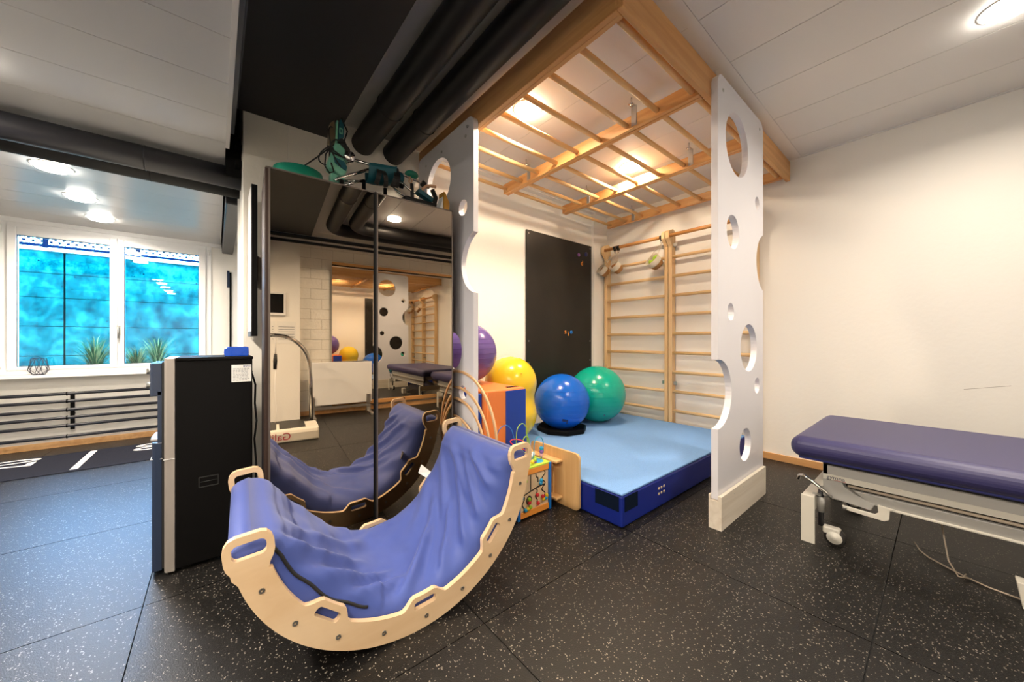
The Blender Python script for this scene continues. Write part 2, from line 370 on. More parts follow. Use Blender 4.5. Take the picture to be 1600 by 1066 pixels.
# right ceiling: long panels running along Y, two fields parted by a border strip
ce = struct('ceiling', B(0.05, XR + 0.1, YS - 0.1, YB + 0.1, ZC + 0.012, ZC + 0.10), 'gap')
xs = [4.173 - 0.4405 * k for k in range(0, 9)]
for k in range(8):
    x1, x0 = min(xs[k], XR), xs[k + 1]
    if x0 < 0.71: x0 = 0.71
    if x1 <= x0: continue
    obj('ceiling_panel', B(x0 + 0.0025, x1 - 0.0025, YS, 0.8245, ZC, ZC + 0.012), 'ceil', ce)
    obj('ceiling_panel', B(x0 + 0.0015, x1 - 0.0015, 0.8835, YB, ZC + 0.001, ZC + 0.012), 'ceil', ce)
obj('border_strip', B(0.71, XR, 0.826, 0.882, ZC - 0.002, ZC + 0.012), 'ceil', ce)
obj('edge_profile', B(XR - 0.022, XR, YS, 0.9, ZC - 0.006, ZC + 0.004), 'ceil', ce)
obj('edge_profile', B(1.45, 3.86, YB - 0.07, YB, ZC - 0.008, ZC + 0.004), 'ceil', ce)
# left ceiling: lower, metal panels along X
cl = struct('ceiling', B(XLEFT, 0.048, YS - 0.1, YW + 0.1, ZL + 0.012, ZL + 0.06), 'gap')
ys = [3.284 - 0.3445 * k for k in range(-9, 17)]
for k in range(len(ys) - 1):
    y1, y0 = min(ys[k], YW), max(ys[k + 1], YS)
    if y1 <= y0: continue
    obj('ceiling_panel', B(XLEFT, 0.046, y0 + 0.0016, y1 - 0.0016, ZL, ZL + 0.012), 'ceil_l', cl)
obj('edge_profile', B(0.046, 0.066, YS, 3.0, ZL - 0.004, ZL + 0.05), 'ceil', cl)
obj('edge_profile', B(XLEFT, 0.046, YW - 0.03, YW, ZL - 0.045, ZL + 0.004), 'frame', cl)
# black soffit and steel between the two ceilings
so = struct('trim_1', B(0.112, 0.70, -1.55, YB, 2.70, 3.0), 'soffit')
obj('soffit_side', B(0.106, 0.112, -1.55, YB, 2.70, 3.0), 'steel_grey', so)
obj('soffit_end', B(0.112, 0.70, -1.62, -1.55, 2.72, 2.86), 'wall', so)
struct('trim_2', B(0.070, 0.092, YS, YB, 2.52, 2.98), 'steel_grey')
struct('trim_3', B(0.0, 0.139, YS - 0.1, YW + 0.1, 2.98, 3.05), 'soffit')
struct('trim_4', B(XLEFT, 0.06, YS - 0.1, YW + 0.1, 2.99, 3.05), 'soffit')
struct('trim_5', B(0.060, 0.17, 3.84, YW, 2.31, 3.0), 'pipe_grey', bevel=0.01)
struct('trim_6', B(0.17, 1.3, 3.84, YW, 2.44, 2.5), 'ceil_l')
hg = thing('pipe_hanger', 'black steel bracket carrying the pipe beside the white pillar', 'bracket', (0.10, 3.2, 2.30))
obj('plate', B(0.050, 0.136, 3.17, 3.21, 2.30, 2.58), 'black', hg); obj('hook', B(0.10, 0.136, 3.10, 3.17, 2.36, 2.40), 'black', hg); obj('hook', B(0.10, 0.136, 3.10, 3.17, 2.47, 2.51), 'black', hg)

# ---- window
w1 = thing('window_1', 'double white framed window looking out on a blue lit concrete wall', 'window', (-0.88, YW, 0.80))
w1['kind'] = 'structure'
del w1['category']
fo = MB(); fy0, fy1 = YW - 0.012, YW + 0.07
for a in ((-1.70, -1.645, .80, 2.40), (-0.105, -0.05, .80, 2.40), (-1.645, -0.105, 2.33, 2.40), (-1.645, -0.105, .80, .85)): fo.box(a[0], a[1], fy0, fy1, a[2], a[3])
obj('frame', fo, 'frame', w1, 0.003)
for x0, x1, g0, g1 in ((-1.645, -0.882, -1.585, -0.938), (-0.879, -0.105, -0.826, -0.172)):
    s = MB()
    for a in ((x0, g0, .85, 2.33), (g1, x1, .85, 2.33), (g0, g1, 2.248, 2.33), (g0, g1, .85, .885)): s.box(a[0], a[1], fy0 - 0.014, fy1 - 0.02, a[2], a[3])
    so_ = obj('sash', s, 'frame', w1, 0.004)
    obj('gasket', MB().plate(rrect(g0 - .003, g1 + .003, .882, 2.251, .002, 1), [rrect(g0 + .004, g1 - .004, .889, 2.244, .002, 1)], lambda u, v, w: (u, fy0 + 0.010 + w, v), 0.004), 'black', so_)
    obj('pane', B(g0, g1, fy0 + 0.020, fy0 + 0.024, .885, 2.248), 'glass', so_)
hd = MB(); hd.box(-0.881, -0.853, fy0 - 0.022, fy0 - 0.014, 1.215, 1.33); hd.tube([(-0.867, fy0 - 0.02, 1.305), (-0.867, fy0 - 0.055, 1.305), (-0.867, fy0 - 0.058, 1.18)], 0.0085, 8)
obj('handle', hd, 'zinc', w1)
hs = MB()
for zz in (0.87, 2.26):
    for xx in (-1.682, -0.075): hs.tube([(xx, fy0 - 0.012, zz), (xx, fy0 - 0.012, zz + 0.07)], 0.008, 8)
obj('hinge', hs, 'white', w1)
obj('sill', B(-1.78, 0.0, YW - 0.14, YW, 0.765, 0.795), 'frame', w1, 0.004)
dr = thing('door_1', 'narrow white door leaf with black edge seen beyond the pillar', 'door', (0.17, YW, 0)); dr['kind'] = 'structure'; del dr['category']
obj('leaf', B(0.155, 0.80, YW - 0.05, YW, 0.0, 2.10), 'white', dr, 0.003); obj('edge_seal', B(0.135, 0.155, YW - 0.06, YW, 0.0, 2.06), 'black', dr)
obj('closer', B(0.11, 0.135, YW - 0.07, YW - 0.01, 1.86, 2.08), 'navy_front', dr)

# ---- ceiling downlights
dl_me = {}
def downlight(x, y, z, label, r=0.085, power=None, col=LAMP_COL, spread=160, lens_m='glow'):
    t = thing('ceiling_downlight', label, 'lamp', (x, y, z), group='round recessed downlights', local=True)
    if (r, lens_m) not in dl_me:
        ring = MB().lathe([(r, -0.001), (r + 0.018, -0.004), (r + 0.022, 0.0)], 40); lens = MB().lathe([(r, -0.002), (r * 0.97, -0.018), (r * 0.85, -0.025), (r * 0.5, -0.028), (0.0005, -0.0285)], 40)
        dl_me[(r, lens_m)] = (mesh_of(ring, 'white', 'ring'), mesh_of(lens, lens_m, 'lens'))
    for nm, me in zip(('ring', 'lens'), dl_me[(r, lens_m)]):
        o = bpy.data.objects.new(nm, me); COL.objects.link(o); o.parent = t
    l = bpy.data.lights.new('bulb', 'AREA'); l.shape = 'DISK'; l.size = 2 * r; l.energy = power or LAMP; l.color = col; l.spread = R_(spread)
    lo = bpy.data.objects.new('bulb', l); COL.objects.link(lo); lo.parent = t; lo.location = (0, 0, -0.030)
    return t
downlight(1.755, 1.935, ZC, 'glowing round downlight above the ceiling ladder nearest the dark timber beam', power=28, col=(1.0, 0.80, 0.58), lens_m='glow_warm')
downlight(3.106, 1.935, ZC, 'glowing round downlight above the middle of the ceiling ladders', power=28, col=(1.0, 0.80, 0.58), lens_m='glow_warm')
downlight(3.10, -0.22, ZC, 'round downlight at the top right corner above the treatment table', power=22)
downlight(1.62, -0.52, ZC, 'round downlight seen in the mirror of the cabinet', power=32)
downlight(-0.92, 4.13, ZL, 'left ceiling downlight nearest the dark pipe', power=24, spread=165)
downlight(-0.92, 4.845, ZL, 'middle one of three downlights in front of the window', power=24, spread=165)
downlight(-0.92, 5.54, ZL, 'left ceiling downlight closest to the window', power=24, spread=165)

for k, nm in enumerate(('first', 'second', 'third', 'fourth', 'fifth', 'sixth')):  # unseen lamps added for brightness, carrying on the row at the window
    downlight(-0.92, 2.72 - 0.705 * k, ZL, nm + ' unseen downlight added to the left ceiling row on the camera side of the pipes', power=24, spread=165)
# ---- ducts and pipes
def bend(x, r0):   # duct along Y from the back wall, turning to run along X behind the camera
    return
for x, lab, yb in ((0.915, 'black round duct nearer to the black soffit', -1.18), (1.165, 'black round duct next to the dark timber beam', -0.93)):
    t = thing('ventilation_duct', lab, 'duct', (x, YB, 2.745), group='black ceiling ducts')
    rr = 0.22
    pts = [(x, YB, 2.745), (x, 1.0, 2.745), (x, yb + rr, 2.745)] + [(x + rr - rr * math.cos(R_(a)), yb + rr - rr * math.sin(R_(a)), 2.745) for a in range(10, 91, 10)] + [(XR, yb, 2.745)]
    obj('duct_tube', MB().tube(pts, 0.088, 28, caps=False), 'duct', t)
    for yy in (0.2, 2.4): obj('clamp', MB().tube(arc((x, 2.745), 0.0895, 0, 360, 28, 'xz', yy)[:-1], 0.004, 6, closed=True), 'blackmatt', t)
for y, z, r, mtx, lab in ((3.265, 2.325, 0.074, 'pipe_grey', 'thick dark grey pipe crossing under the left ceiling'), (3.52, 2.334, 0.067, 'blackmatt', 'black pipe running behind the grey pipe under the left ceiling')):
    t = thing('ceiling_pipe', lab, 'pipe', (0.139, y, z), group='pipes under the left ceiling')
    obj('pipe_tube', MB().tube([(XLEFT, y, z), (0.145, y, z)], r, 28), mtx, t)
    for xx in (-2.2, -1.0, -0.35): obj('wrap_seam', MB().tube(arc((y, z), r, 0, 360, 28, 'yz', xx)[:-1], 0.0035, 6, closed=True), mtx, t)
for z, r, lab in ((2.60, 0.022, 'thin black pipe under the ducts, lower one, seen in the mirror'), (2.68, 0.028, 'thin black pipe under the ducts, upper one, seen in the mirror')):
    t = tag(obj('wall_pipe', MB().tube([(XLEFT, -1.60 , z), (XR, -1.60, z)], r, 12), 'blackmatt'), lab, 'pipe', 'thin pipes by the ducts')

# ================================================================== CLIMBING NOOK
t = thing('timber_beam', 'light timber beam across the front of the climbing nook', 'beam', (1.40, 0.913, 2.655))
obj('beam_body', B(1.402, XR - 0.002, 0.913, 0.945, 2.655, 2.838), 'beamx', t, 0.004)
t = thing('timber_beam', 'shaded timber beam along the left side of the nook, beside the ducts', 'beam', (1.40, 0.945, 2.655))
obj('beam_body', B(1.400, 1.430, 0.946, YB - 0.005, 2.655, 2.838), 'beamy', t, 0.004)
# three ladders hung under the ceiling
lad_lab = ('ceiling ladder nearest the dark beam, with a downlight shining through', 'middle one of the three wooden ceiling ladders', 'ceiling ladder on the side of the wall bars')
for i, (a, b) in enumerate(((1.431, 2.297), (2.302, 3.185), (3.190, 4.075))):
    t = thing('ceiling_ladder', lad_lab[i], 'ladder', (a, 0.95, 2.655), group='wooden ladders hung under the nook ceiling')
    for x in (a, b - 0.030):
        obj('stile', B(x, x + 0.030, 0.948, 2.872, 2.656, 2.752), 'beamy', t, 0.004)
    rung = None
    for k in range(9):
        y = 2.82 - 0.229 * k
        if rung is None:
            r0 = obj('rung', MB().tube([(a + 0.028, y, 2.692), (b - 0.028, y, 2.692)], 0.0175, 12), 'rung_x', t); rung = (r0.data, y)
        else:
            inst('rung', rung[0], t, (a, 0.95 + (y - rung[1]), 2.655))
    for y in (1.385, 2.485):
        o = obj('hanger_strap', B(b - 0.036, b - 0.0305, y - 0.021, y + 0.021, 2.668, 2.806), 'zinc', t, 0.003)
        h = MB(); h.box(b - 0.085, b - 0.0305, y - 0.016, y + 0.016, 2.80, 2.806); h.tube([(b - 0.065, y, 2.79), (b - 0.065, y, ZC)], 0.005, 8); h.lathe([(0.001, 2.792), (0.012, 2.792), (0.012, 2.80)], 8, (b - 0.065, y, 0))
        obj('hanger_bolt', h, 'chrome', o)
# perforated climbing panels
def panel(name, label, outer, holes, fr, th, bolts):
    t = thing(name, label, 'panel', fr(outer[0][0] * 0 + (outer[0][0]), 0, 0), group='white climbing panels with round holes')
    obj('board', MB().plate(outer, holes, fr, th), 'lacquer', t, 0.006, 2)
    for u, v in bolts:
        bm_ = MB(); ring = circ(u, v, 0.011, 12); hole = circ(u, v, 0.005, 12)
        bm_.plate(ring, [hole], lambda a, b, w: fr(a, b, -0.002 + w), 0.004)
        obj('bolt', bm_, 'zinc', t)
    return t
def scallop(cx, cy, r, edge, left, n=26):
    d = abs(cx - edge); q = math.acos(min(1, d / r)) if True else 0
    out = []
    if left:    # circle centre right of or at the left edge; keep the part inside the board, walking down the left edge
        q0 = math.acos((edge - cx) / r)
        for k in range(n + 1): a = q0 - 2 * q0 * k / n; out.append((cx + r * math.cos(a), cy + r * math.sin(a)))
    else:       # right edge, walking up
        q0 = math.acos((cx - edge) / r)
        for k in range(n + 1): a = PI + q0 - 2 * q0 * k / n; out.append((cx + r * math.cos(a), cy + r * math.sin(a)))
    return out
x0, x1, zt, zb = 2.355, 3.212, 2.805, 0.178
outer = [(x0, zb), (x1, zb)]
outer += scallop(3.283, 1.744, 0.2215, x1, False)
q = [(x1 - 0.07 + 0.07 * math.cos(R_(a)), zt - 0.07 + 0.07 * math.sin(R_(a))) for a in range(0, 91, 15)] + [(x0 + 0.07 + 0.07 * math.cos(R_(a)), zt - 0.07 + 0.07 * math.sin(R_(a))) for a in range(90, 181, 15)]
outer += q + scallop(2.365, 0.823, 0.212, x0, True)
hl = [circ(*h) for h in ((2.682, 2.455, 0.205), (3.082, 2.168, 0.048, 24), (2.602, 1.863, 0.109), (2.563, 1.340, 0.056, 24), (2.903, 1.102, 0.166), (3.075, 0.822, 0.057, 24), (2.832, 0.430, 0.112))]
t = panel('climbing_panel', 'tall white climbing panel full of round holes, standing on a raw wood foot', outer, hl, lambda u, v, w: (u, 0.872 + w, v), 0.040,
          ((2.435, 2.715), (3.13, 2.735)))
ft = MB()
ft.box(2.344, 3.19, 0.848, 0.868, 0.0, 0.205); ft.box(2.344, 3.19, 0.868, 0.9135, 0.0, 0.174); ft.box(2.344, 3.19, 0.9135, 0.922, 0.0, 0.205)
fo_ = obj('foot', ft, 'rawwood', t)
for x in (2.43, 2.55, 2.72, 2.9, 3.1): obj('screw', MB().lathe([(0.0005, 0.8478), (0.004, 0.8478), (0.004, 0.8485)], 8, (x, 0, 0.175), 'Y'), 'zinc', fo_)
ya, yb = 2.052, 2.915; zt = 2.716
o2 = [(ya, 0.0)] + [(yb, 0.0)] + [(yb, zt - 0.05)] + [(yb - 0.05 + 0.05 * math.cos(R_(a)), zt - 0.05 + 0.05 * math.sin(R_(a))) for a in range(15, 91, 15)] + [(ya + 0.06 + 0.06 * math.cos(R_(a)), zt - 0.06 + 0.06 * math.sin(R_(a))) for a in range(90, 181, 15)]
o2 += scallop(1.987, 1.695, 0.22, ya, True)
hl = [circ(*h) for h in ((2.557, 2.400, 0.195), (2.188, 2.105, 0.056, 24), (2.342, 1.078, 0.138), (2.19, 0.782, 0.05, 24), (2.62, 1.60, 0.12), (2.70, 0.55, 0.10))]
panel('climbing_panel', 'white climbing panel with round holes standing between the mirror cabinet and the purple ball', o2, hl, lambda u, v, w: (1.358 + w, u, v), 0.040,
      ((2.13, 2.66), (2.15, 2.60), (2.50, 2.63), (2.77, 2.62)))
# wall bars
wb_lab = ('wall bars section with three small baskets hanging from its top rung', 'wall bars section half hidden behind the white climbing panel')
for i, (a, b) in enumerate(((2.047, 2.932), (1.155, 2.040))):
    t = thing('wall_bars', wb_lab[i], 'wall bars', (XR, a, 0.0), group='wooden wall bars')
    for y in (a, b - 0.042):
        m_ = MB(); pr_ = [(4.062, 0.0), (4.150, 0.0), (4.150, 2.43), (4.10, 2.455), (4.02, 2.43), (3.985, 2.40), (3.985, 2.335), (4.03, 2.29), (4.062, 2.25)]
        m_.plate(pr_, [], lambda u, v, w, y=y: (u, y + w, v), 0.042)
        obj('upright', m_, 'post_z', t, 0.004)
    r0 = None
    for k in range(9):
        z = 2.128 - 0.2235 * k
        if r0 is None:
            r0 = obj('rung', MB().tube([(4.085, a + 0.04, z), (4.085, b - 0.04, z)], 0.019, 12), 'rung_y', t)
        else: inst('rung', r0.data, t, (XR, a, -0.2235 * k))
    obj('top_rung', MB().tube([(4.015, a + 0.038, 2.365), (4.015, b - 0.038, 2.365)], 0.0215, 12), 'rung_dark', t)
    for z in (2.27, 0.66):
        for y in (a + 0.044, b - 0.086):
            k_ = MB(); k_.box(4.094, 4.098, y, y + 0.042, z - 0.02, z + 0.02); k_.box(4.094, 4.158, y + 0.038, y + 0.042, z - 0.02, z + 0.02)
            obj('wall_bracket', k_, 'zinc', t, 0.002)
# hanging baskets
def basket(cx, cy, cz, r, label, tilt, strap_y, fill):
    t = thing('hanging_basket', label, 'basket', (cx, cy, cz), group='rope baskets on the wall bars')
    rot = Matrix.Rotation(R_(-52), 4, 'Y') @ Matrix.Rotation(R_(tilt), 4, 'X')
    def mk(prof, n=24):
        m = MB().lathe(prof, n); m.v = [tuple(Vector((cx, cy, cz)) + rot @ Vector(v)) for v in m.v]; return m
    obj('lower_shell', mk([(0.001, -0.062), (r * 0.74, -0.062), (r * 0.82, -0.045), (r * 0.94, -0.008)]), 'rope_brown', t)
    obj('upper_band', mk([(r * 0.94, -0.008), (r * 1.02, 0.060), (r * 0.97, 0.062), (r * 0.91, 0.004)]), 'rope', t)
    if fill:
        m = MB()
        for k in range(5):
            p = Vector((cx, cy, cz)) + rot @ Vector((random.uniform(-.4, .4) * r, random.uniform(-.5, .5) * r, 0.035)); m.ball(p, r * 0.32, 10, 6)
        obj('contents', m, fill, t)
    top = Vector((4.012, strap_y, 2.30))
    m = MB()
    for s_ in (-1, 1):
        p = Vector((cx, cy, cz)) + rot @ Vector((0, s_ * r * 0.97, 0.055)); m.tube([p, p.lerp(top, 0.5) + Vector((0, 0, 0.004)), top], 0.0035, 6)
    obj('rope_handle', m, 'rope', t)
    c_ = MB().tube([(4.012, strap_y + 0.010 * math.cos(q), 2.315 + 0.022 * math.sin(q)) for q in [2 * PI * k / 14 for k in range(14)]], 0.0028, 6, closed=True)
    obj('carabiner', c_, 'black', t)
    s_ = MB().lathe([(0.0218, strap_y - 0.02), (0.0245, strap_y - 0.02), (0.0245, strap_y + 0.02), (0.0218, strap_y + 0.02)], 20, (4.015, 0, 2.365), 'Y'); s_.box(4.000, 4.030, strap_y - 0.014, strap_y + 0.014, 2.325, 2.346)
    obj('hook_strap', s_, 'blackmatt', t)
basket(3.975, 2.880, 2.080, 0.068, 'small rope basket hanging leftmost on the top rung', -16, 2.73, 'rope_brown')
basket(3.965, 2.675, 2.095, 0.072, 'small rope basket hanging second from the left on the top rung', -16, 2.68, 'rope_brown')
basket(3.97, 2.155, 2.075, 0.086, 'rope basket with green and yellow contents beside the middle upright', -18, 2.095, 'c_green')
# blackboard with magnets
t = thing('blackboard', 'tall black magnetic board screwed to the nook wall', 'board', (3.26, YB, 0.35))
obj('sheet', B(2.682, 3.842, YB - 0.022, YB - 0.004, 0.35, 2.408), 'board', t, 0.002)
for x in (2.715, 3.81):
    for z in (0.9, 1.15, 2.37):
        obj('screw', MB().lathe([(0.0008, -0.0235), (0.008, -0.0235), (0.008, -0.021)], 10, (x, YB, z), 'Y'), 'zinc', t)
def mag(x, z, m_, lab, body=None, r=0.022):
    if body:
        t_ = thing('letter_magnet', lab, 'magnet', (x, YB - 0.022, z), group='letter magnets on the blackboard')
        text('letter', body, 0.085, m_, t_, frame((x - 0.02, YB - 0.026, z - 0.03), (1, 0, 0), (0, 0, 1)), 0.003)
    else:
        tag(obj('round_magnet', MB().lathe([(0.001, -0.034), (r * 0.8, -0.034), (r, -0.028), (r, -0.022)], 16, (x, YB, z), 'Y'), m_), lab, 'magnet', 'round magnets on the blackboard')
mag(3.58, 2.255, 'c_purple', 'light purple round magnet near the top of the blackboard'); mag(3.73, 2.285, 'print_dark', 'large dark blue round magnet in the upper corner of the blackboard', r=0.03)
mag(3.64, 2.16, 'c_orange', 'orange letter magnet under the round magnets', 'd'); mag(3.33, 1.27, 'c_orange', 'orange magnet left of three small ones in the middle of the blackboard', 's')
mag(3.39, 1.245, 'c_orange', 'orange magnet in the middle of three small ones on the blackboard', 'i'); mag(3.435, 1.26, 'c_blue', 'blue round magnet right of two orange ones on the blackboard')

# landing mat
t = thing('landing_mat', 'thick blue landing mat with light blue carpet top filling the nook', 'mat', (1.905, 1.244, 0))
obj('body', B(1.905, 4.048, 1.244, 2.955, 0.004, 0.198), 'mat_side', t, 0.012)
obj('carpet_top', B(1.908, 4.046, 1.247, 2.952, 0.198, 0.212), 'mat_top', t, 0.005)
obj('velcro_patch', B(1.930, 2.075, 1.2415, 1.244, 0.098, 0.190), 'velcro', t); obj('velcro_patch', B(1.9025, 1.905, 1.268, 1.445, 0.098, 0.190), 'velcro', t)
for i in range(3):
    for j in range(2): obj('eyelet', MB().lathe([(0.002, -0.0015), (0.0095, -0.0015), (0.0095, 0.001)], 12, (2.345 + 0.035 * i, 1.244, 0.098 + 0.037 * j), 'Y'), 'eyelet', t)

# gym balls
def ball(c, r, m_, label, logo=None):
    t = thing('exercise_ball', label, 'ball', (c[0], c[1], c[2] - r), group='exercise balls')
    o = obj('shell', MB().ball(c, r, 48, 32), m_, t)
    g = MB()
    for k in range(-3, 4):
        a = R_(k * 9); g.tube([(c[0] + (r + .0004) * math.cos(a) * math.cos(q), c[1] + (r + .0004) * math.cos(a) * math.sin(q), c[2] + (r + .0004) * math.sin(a)) for q in [2 * PI * j / 60 for j in range(60)]], 0.0013, 5, closed=True)
    obj('grip_rib', g, m_, o)
    v = Vector((math.cos(R_(-125)) * math.cos(R_(-38)), math.sin(R_(-125)) * math.cos(R_(-38)), math.sin(R_(-38)))); p = Vector(c) + v * (r + 0.0005)
    m = MB().lathe([(0.0005, 0.002), (0.008, 0.002), (0.009, 0.0)], 12); q = v.to_track_quat('Z', 'Y'); m.v = [tuple(p + q @ Vector(x)) for x in m.v]
    obj('valve', m, 'print_dark', t)
    return t
t = ball((2.80, 2.555, 0.212 + 0.288 + 0.016), 0.288, 'b_blue', 'glossy blue exercise ball resting on a black ring')
tg_ = ball((3.425, 2.575, 0.212 + 0.323), 0.323, 'b_green', 'glossy green exercise ball in the corner by the wall bars')
ball((1.665, 2.62, 0.79 + 0.258), 0.258, 'b_purple', 'purple exercise ball lying on the orange foam block behind the white panel')
# label print on the blue ball
m = MB(); bc, br_ = Vector((2.80, 2.555, 0.516)), 0.2888
d0 = (Vector((0, 0, 1.15)) - bc).normalized(); sx = Vector((0, 0, 1)).cross(d0).normalized(); vs = []
for j in range(4):
    for i in range(8):
        q = (d0 + sx * (0.02 + 0.045 * i) * 0.75 + Vector((0, 0, -1)) * (0.66 + 0.05 * j + 0.012 * i)).normalized(); vs.append(bc + q * br_)
m.add(vs, [(j * 8 + i, j * 8 + i + 1, j * 8 + i + 9, j * 8 + i + 8) for j in range(3) for i in range(7)], True)
obj('printed_mark', m, 'print_dark', t)
r8 = MB(); n8 = 8
for i, (ra, rb, za, zb) in enumerate(((0.225, 0.225, 0, 0.045),)):
    r8.plate(circ(0, 0, 0.262, 8, R_(10)), [circ(0, 0, 0.152, 24)], lambda u, v, w: (2.80 + u, 2.555 + v, 0.2125 + w), 0.050)
t = thing('ball_ring', 'black eight sided ring base under the blue exercise ball', 'base', (2.80, 2.555, 0.2125)); obj('ring_body', r8, 'black', t, 0.010)
# peanut ball
def peanut(c, r, d):
    prof = []
    for k in range(61):
        s_ = -1 + 2 * k / 60; z = s_ * (d + r)
        zz = abs(z)
        if zz > d: rr = math.sqrt(max(0, r * r - (zz - d) ** 2))
        else: rr = r * (0.90 + 0.10 * math.cos(PI * (1 - zz / d)) * -1 * -1) if False else r * (1 - 0.09 * (0.5 + 0.5 * math.cos(PI * zz / d)))
        prof.append((max(rr, 0.0005), z))
    return MB().lathe(prof, 48, c)
t = thing('peanut_ball', 'yellow peanut shaped exercise ball standing upright between foam block and blue ball', 'ball', (2.165, 2.63, 0.212))
o = obj('shell', peanut((2.165, 2.63, 0.212 + 0.395), 0.248, 0.147), 'b_yellow', t)
obj('valve', MB().ball((2.10, 2.40, 0.86), 0.008, 10, 6), 'c_yellow', t)

# foam block
t = thing('foam_block', 'tall soft play block in orange and blue under the purple ball', 'block', (1.65, 2.10, 0))
obj('orange_core', B(1.478, 1.880, 2.105, 2.88, 0.004, 0.786), 'foam_o', t, 0.014, 3)
obj('blue_panel', B(1.682, 1.884, 2.099, 2.105, 0.006, 0.772), 'foam_b', t, 0.003)
obj('blue_panel', B(1.425, 1.478, 2.12, 2.87, 0.004, 0.768), 'foam_b', t, 0.008)
obj('seam', MB().tube([(1.512, 2.103, 0.01), (1.512, 2.103, 0.775)], 0.003, 6), 'foam_o', t)
obj('black_strip', B(1.75, 1.86, 2.16, 2.19, 0.786, 0.790), 'velcro', t)  # narrow black strip on the top face of the block

# beech stool lying beside the mat
t = thing('beech_stool', 'beech plywood step stool with rounded corners leaning on the mat side', 'stool', (1.87, 1.8, 0))
obj('side_board', MB().plate(rrect(1.555, 2.03, 0.0, 0.385, 0.035, 6), [], lambda u, v, w: (1.872 + w, u, v), 0.020), 'stool', t, 0.004)
obj('shelf', B(1.805, 1.872, 1.70, 2.02, 0.300, 0.318), 'stool', t, 0.006, 3); obj('shelf', B(1.805, 1.872, 1.70, 2.02, 0.045, 0.064), 'stool', t, 0.006, 3)
obj('back_board', B(1.855, 1.872, 1.78, 2.02, 0.064, 0.300), 'stool', t)

# activity cube
t = thing('activity_cube', 'wooden bead maze cube with colourful wires and sliding beads', 'toy', (1.62, 1.86, 0))
cx0, cx1, cy0, cy1, ch = 1.470, 1.772, 1.712, 2.000, 0.322
obj('core', B(cx0 + .014, cx1 - .014, cy0 + .012, cy1 - .012, 0.01, ch - 0.012), 'birch_pale', t)
for x in (cx0, cx1 - 0.022):
    for y in (cy0, cy1 - 0.022): obj('corner_post', B(x, x + 0.022, y, y + 0.022, 0.0, ch), 'c_blue', t, 0.003)
for z in (0.008, ch - 0.045):
    obj('edge_rail', B(cx0 + .022, cx1 - .022, cy0 + .003, cy0 + .02, z, z + 0.037), 'c_orange', t, 0.002); obj('edge_rail', B(cx0 + .022, cx1 - .022, cy1 - .02, cy1 - .003, z, z + 0.037), 'c_orange', t, 0.002)
    obj('edge_rail', B(cx0 + .003, cx0 + .02, cy0 + .022, cy1 - .022, z, z + 0.037), 'c_orange', t, 0.002); obj('edge_rail', B(cx1 - .02, cx1 - .003, cy0 + .022, cy1 - .022, z, z + 0.037), 'c_orange', t, 0.002)
obj('top_board', B(cx0 + .004, cx1 - .004, cy0 + .004, cy1 - .004, ch - 0.010, ch + 0.002), 'c_lime', t, 0.002)
# grooves on the front face
yf = cy0 + 0.0115
def groove(pts):
    m = MB()
    for a, b in zip(pts[:-1], pts[1:]): m.bar((a[0], yf, a[1]), (b[0], yf, b[1]), 0.003, 0.007, (0, 0, 1)) if abs(a[0] - b[0]) > abs(a[1] - b[1]) else m.bar((a[0], yf, a[1]), (b[0], yf, b[1]), 0.007, 0.003, (0, -1, 0))
    return obj('groove', m, 'slot', t)
X = lambda f: cx0 + 0.03 + f * 0.245
Z = lambda f: 0.05 + f * 0.225
groove([(X(.36), Z(.97)), (X(.36), Z(.52))])
groove([(X(.55), Z(.97)), (X(.57), Z(.86)), (X(.63), Z(.84)), (X(.63), Z(.70))])
groove([(X(.84) + 0.016 * math.sin(k * 0.9), Z(1.0 - 0.045 * k)) for k in range(18)])
groove([(X(.05), Z(.43)), (X(.35), Z(.50)), (X(.60), Z(.56)), (X(.88), Z(.58))])
groove([(X(.10) + 0.010 * math.sin(k * 0.7), Z(.44 - 0.037 * k)) for k in range(12)])
groove([(X(.30) + 0.022 * math.cos(k * PI / 8), Z(.26) + 0.026 * math.sin(k * PI / 8)) for k in range(17)])
groove([(X(.57) + 0.009 * math.sin(k * 0.9), Z(.52 - 0.04 * k)) for k in range(11)])
groove([(X(.02), Z(.80)), (X(.15), Z(.80)), (X(.15), Z(.68)), (X(.04), Z(.68))])
for fx, fz, m_ in ((.14, .87, 'c_green'), (.72, .74, 'c_sky'), (.70, .66, 'c_sky'), (.28, .30, 'c_green'), (.28, .21, 'c_red'), (.57, .35, 'c_red'), (.60, .10, 'c_red'), (.78, .25, 'c_red'), (.92, .24, 'c_yellow'), (.80, .17, 'c_yellow'), (.89, .17, 'c_sky'), (.22, .04, 'c_yellow'), (.14, .03, 'c_sky'), (.32, .07, 'c_green'), (.02, .42, 'c_sky')):
    obj('sliding_bead', MB().lathe([(0.001, -0.018), (0.010, -0.018), (0.0125, -0.014), (0.0125, -0.006), (0.009, -0.002), (0.005, 0.0)], 12, (X(fx), yf, Z(fz)), 'Y'), m_, t)
def wire(pts, m_, nm='bead_wire'): return obj(nm, MB().tube(pts, 0.0032, 8), m_, t)
zt_ = ch + 0.002
wire([(1.50, 1.97, zt_)] + [(1.50 + 0.055 - 0.055 * math.cos(R_(a)), 1.97 - 0.04 * a / 180, 0.49 + 0.07 * math.sin(R_(a))) for a in range(0, 181, 15)] + [(1.62, 1.90, 0.40), (1.64, 1.90, zt_)], 'c_blue')
wire([(1.615, 1.90, zt_)] + [(1.615 + 0.05 - 0.05 * math.cos(R_(a)), 1.90, 0.49 + 0.075 * math.sin(R_(a))) for a in range(0, 181, 15)] + [(1.725, 1.90, 0.40), (1.73, 1.90, zt_)], 'c_green')
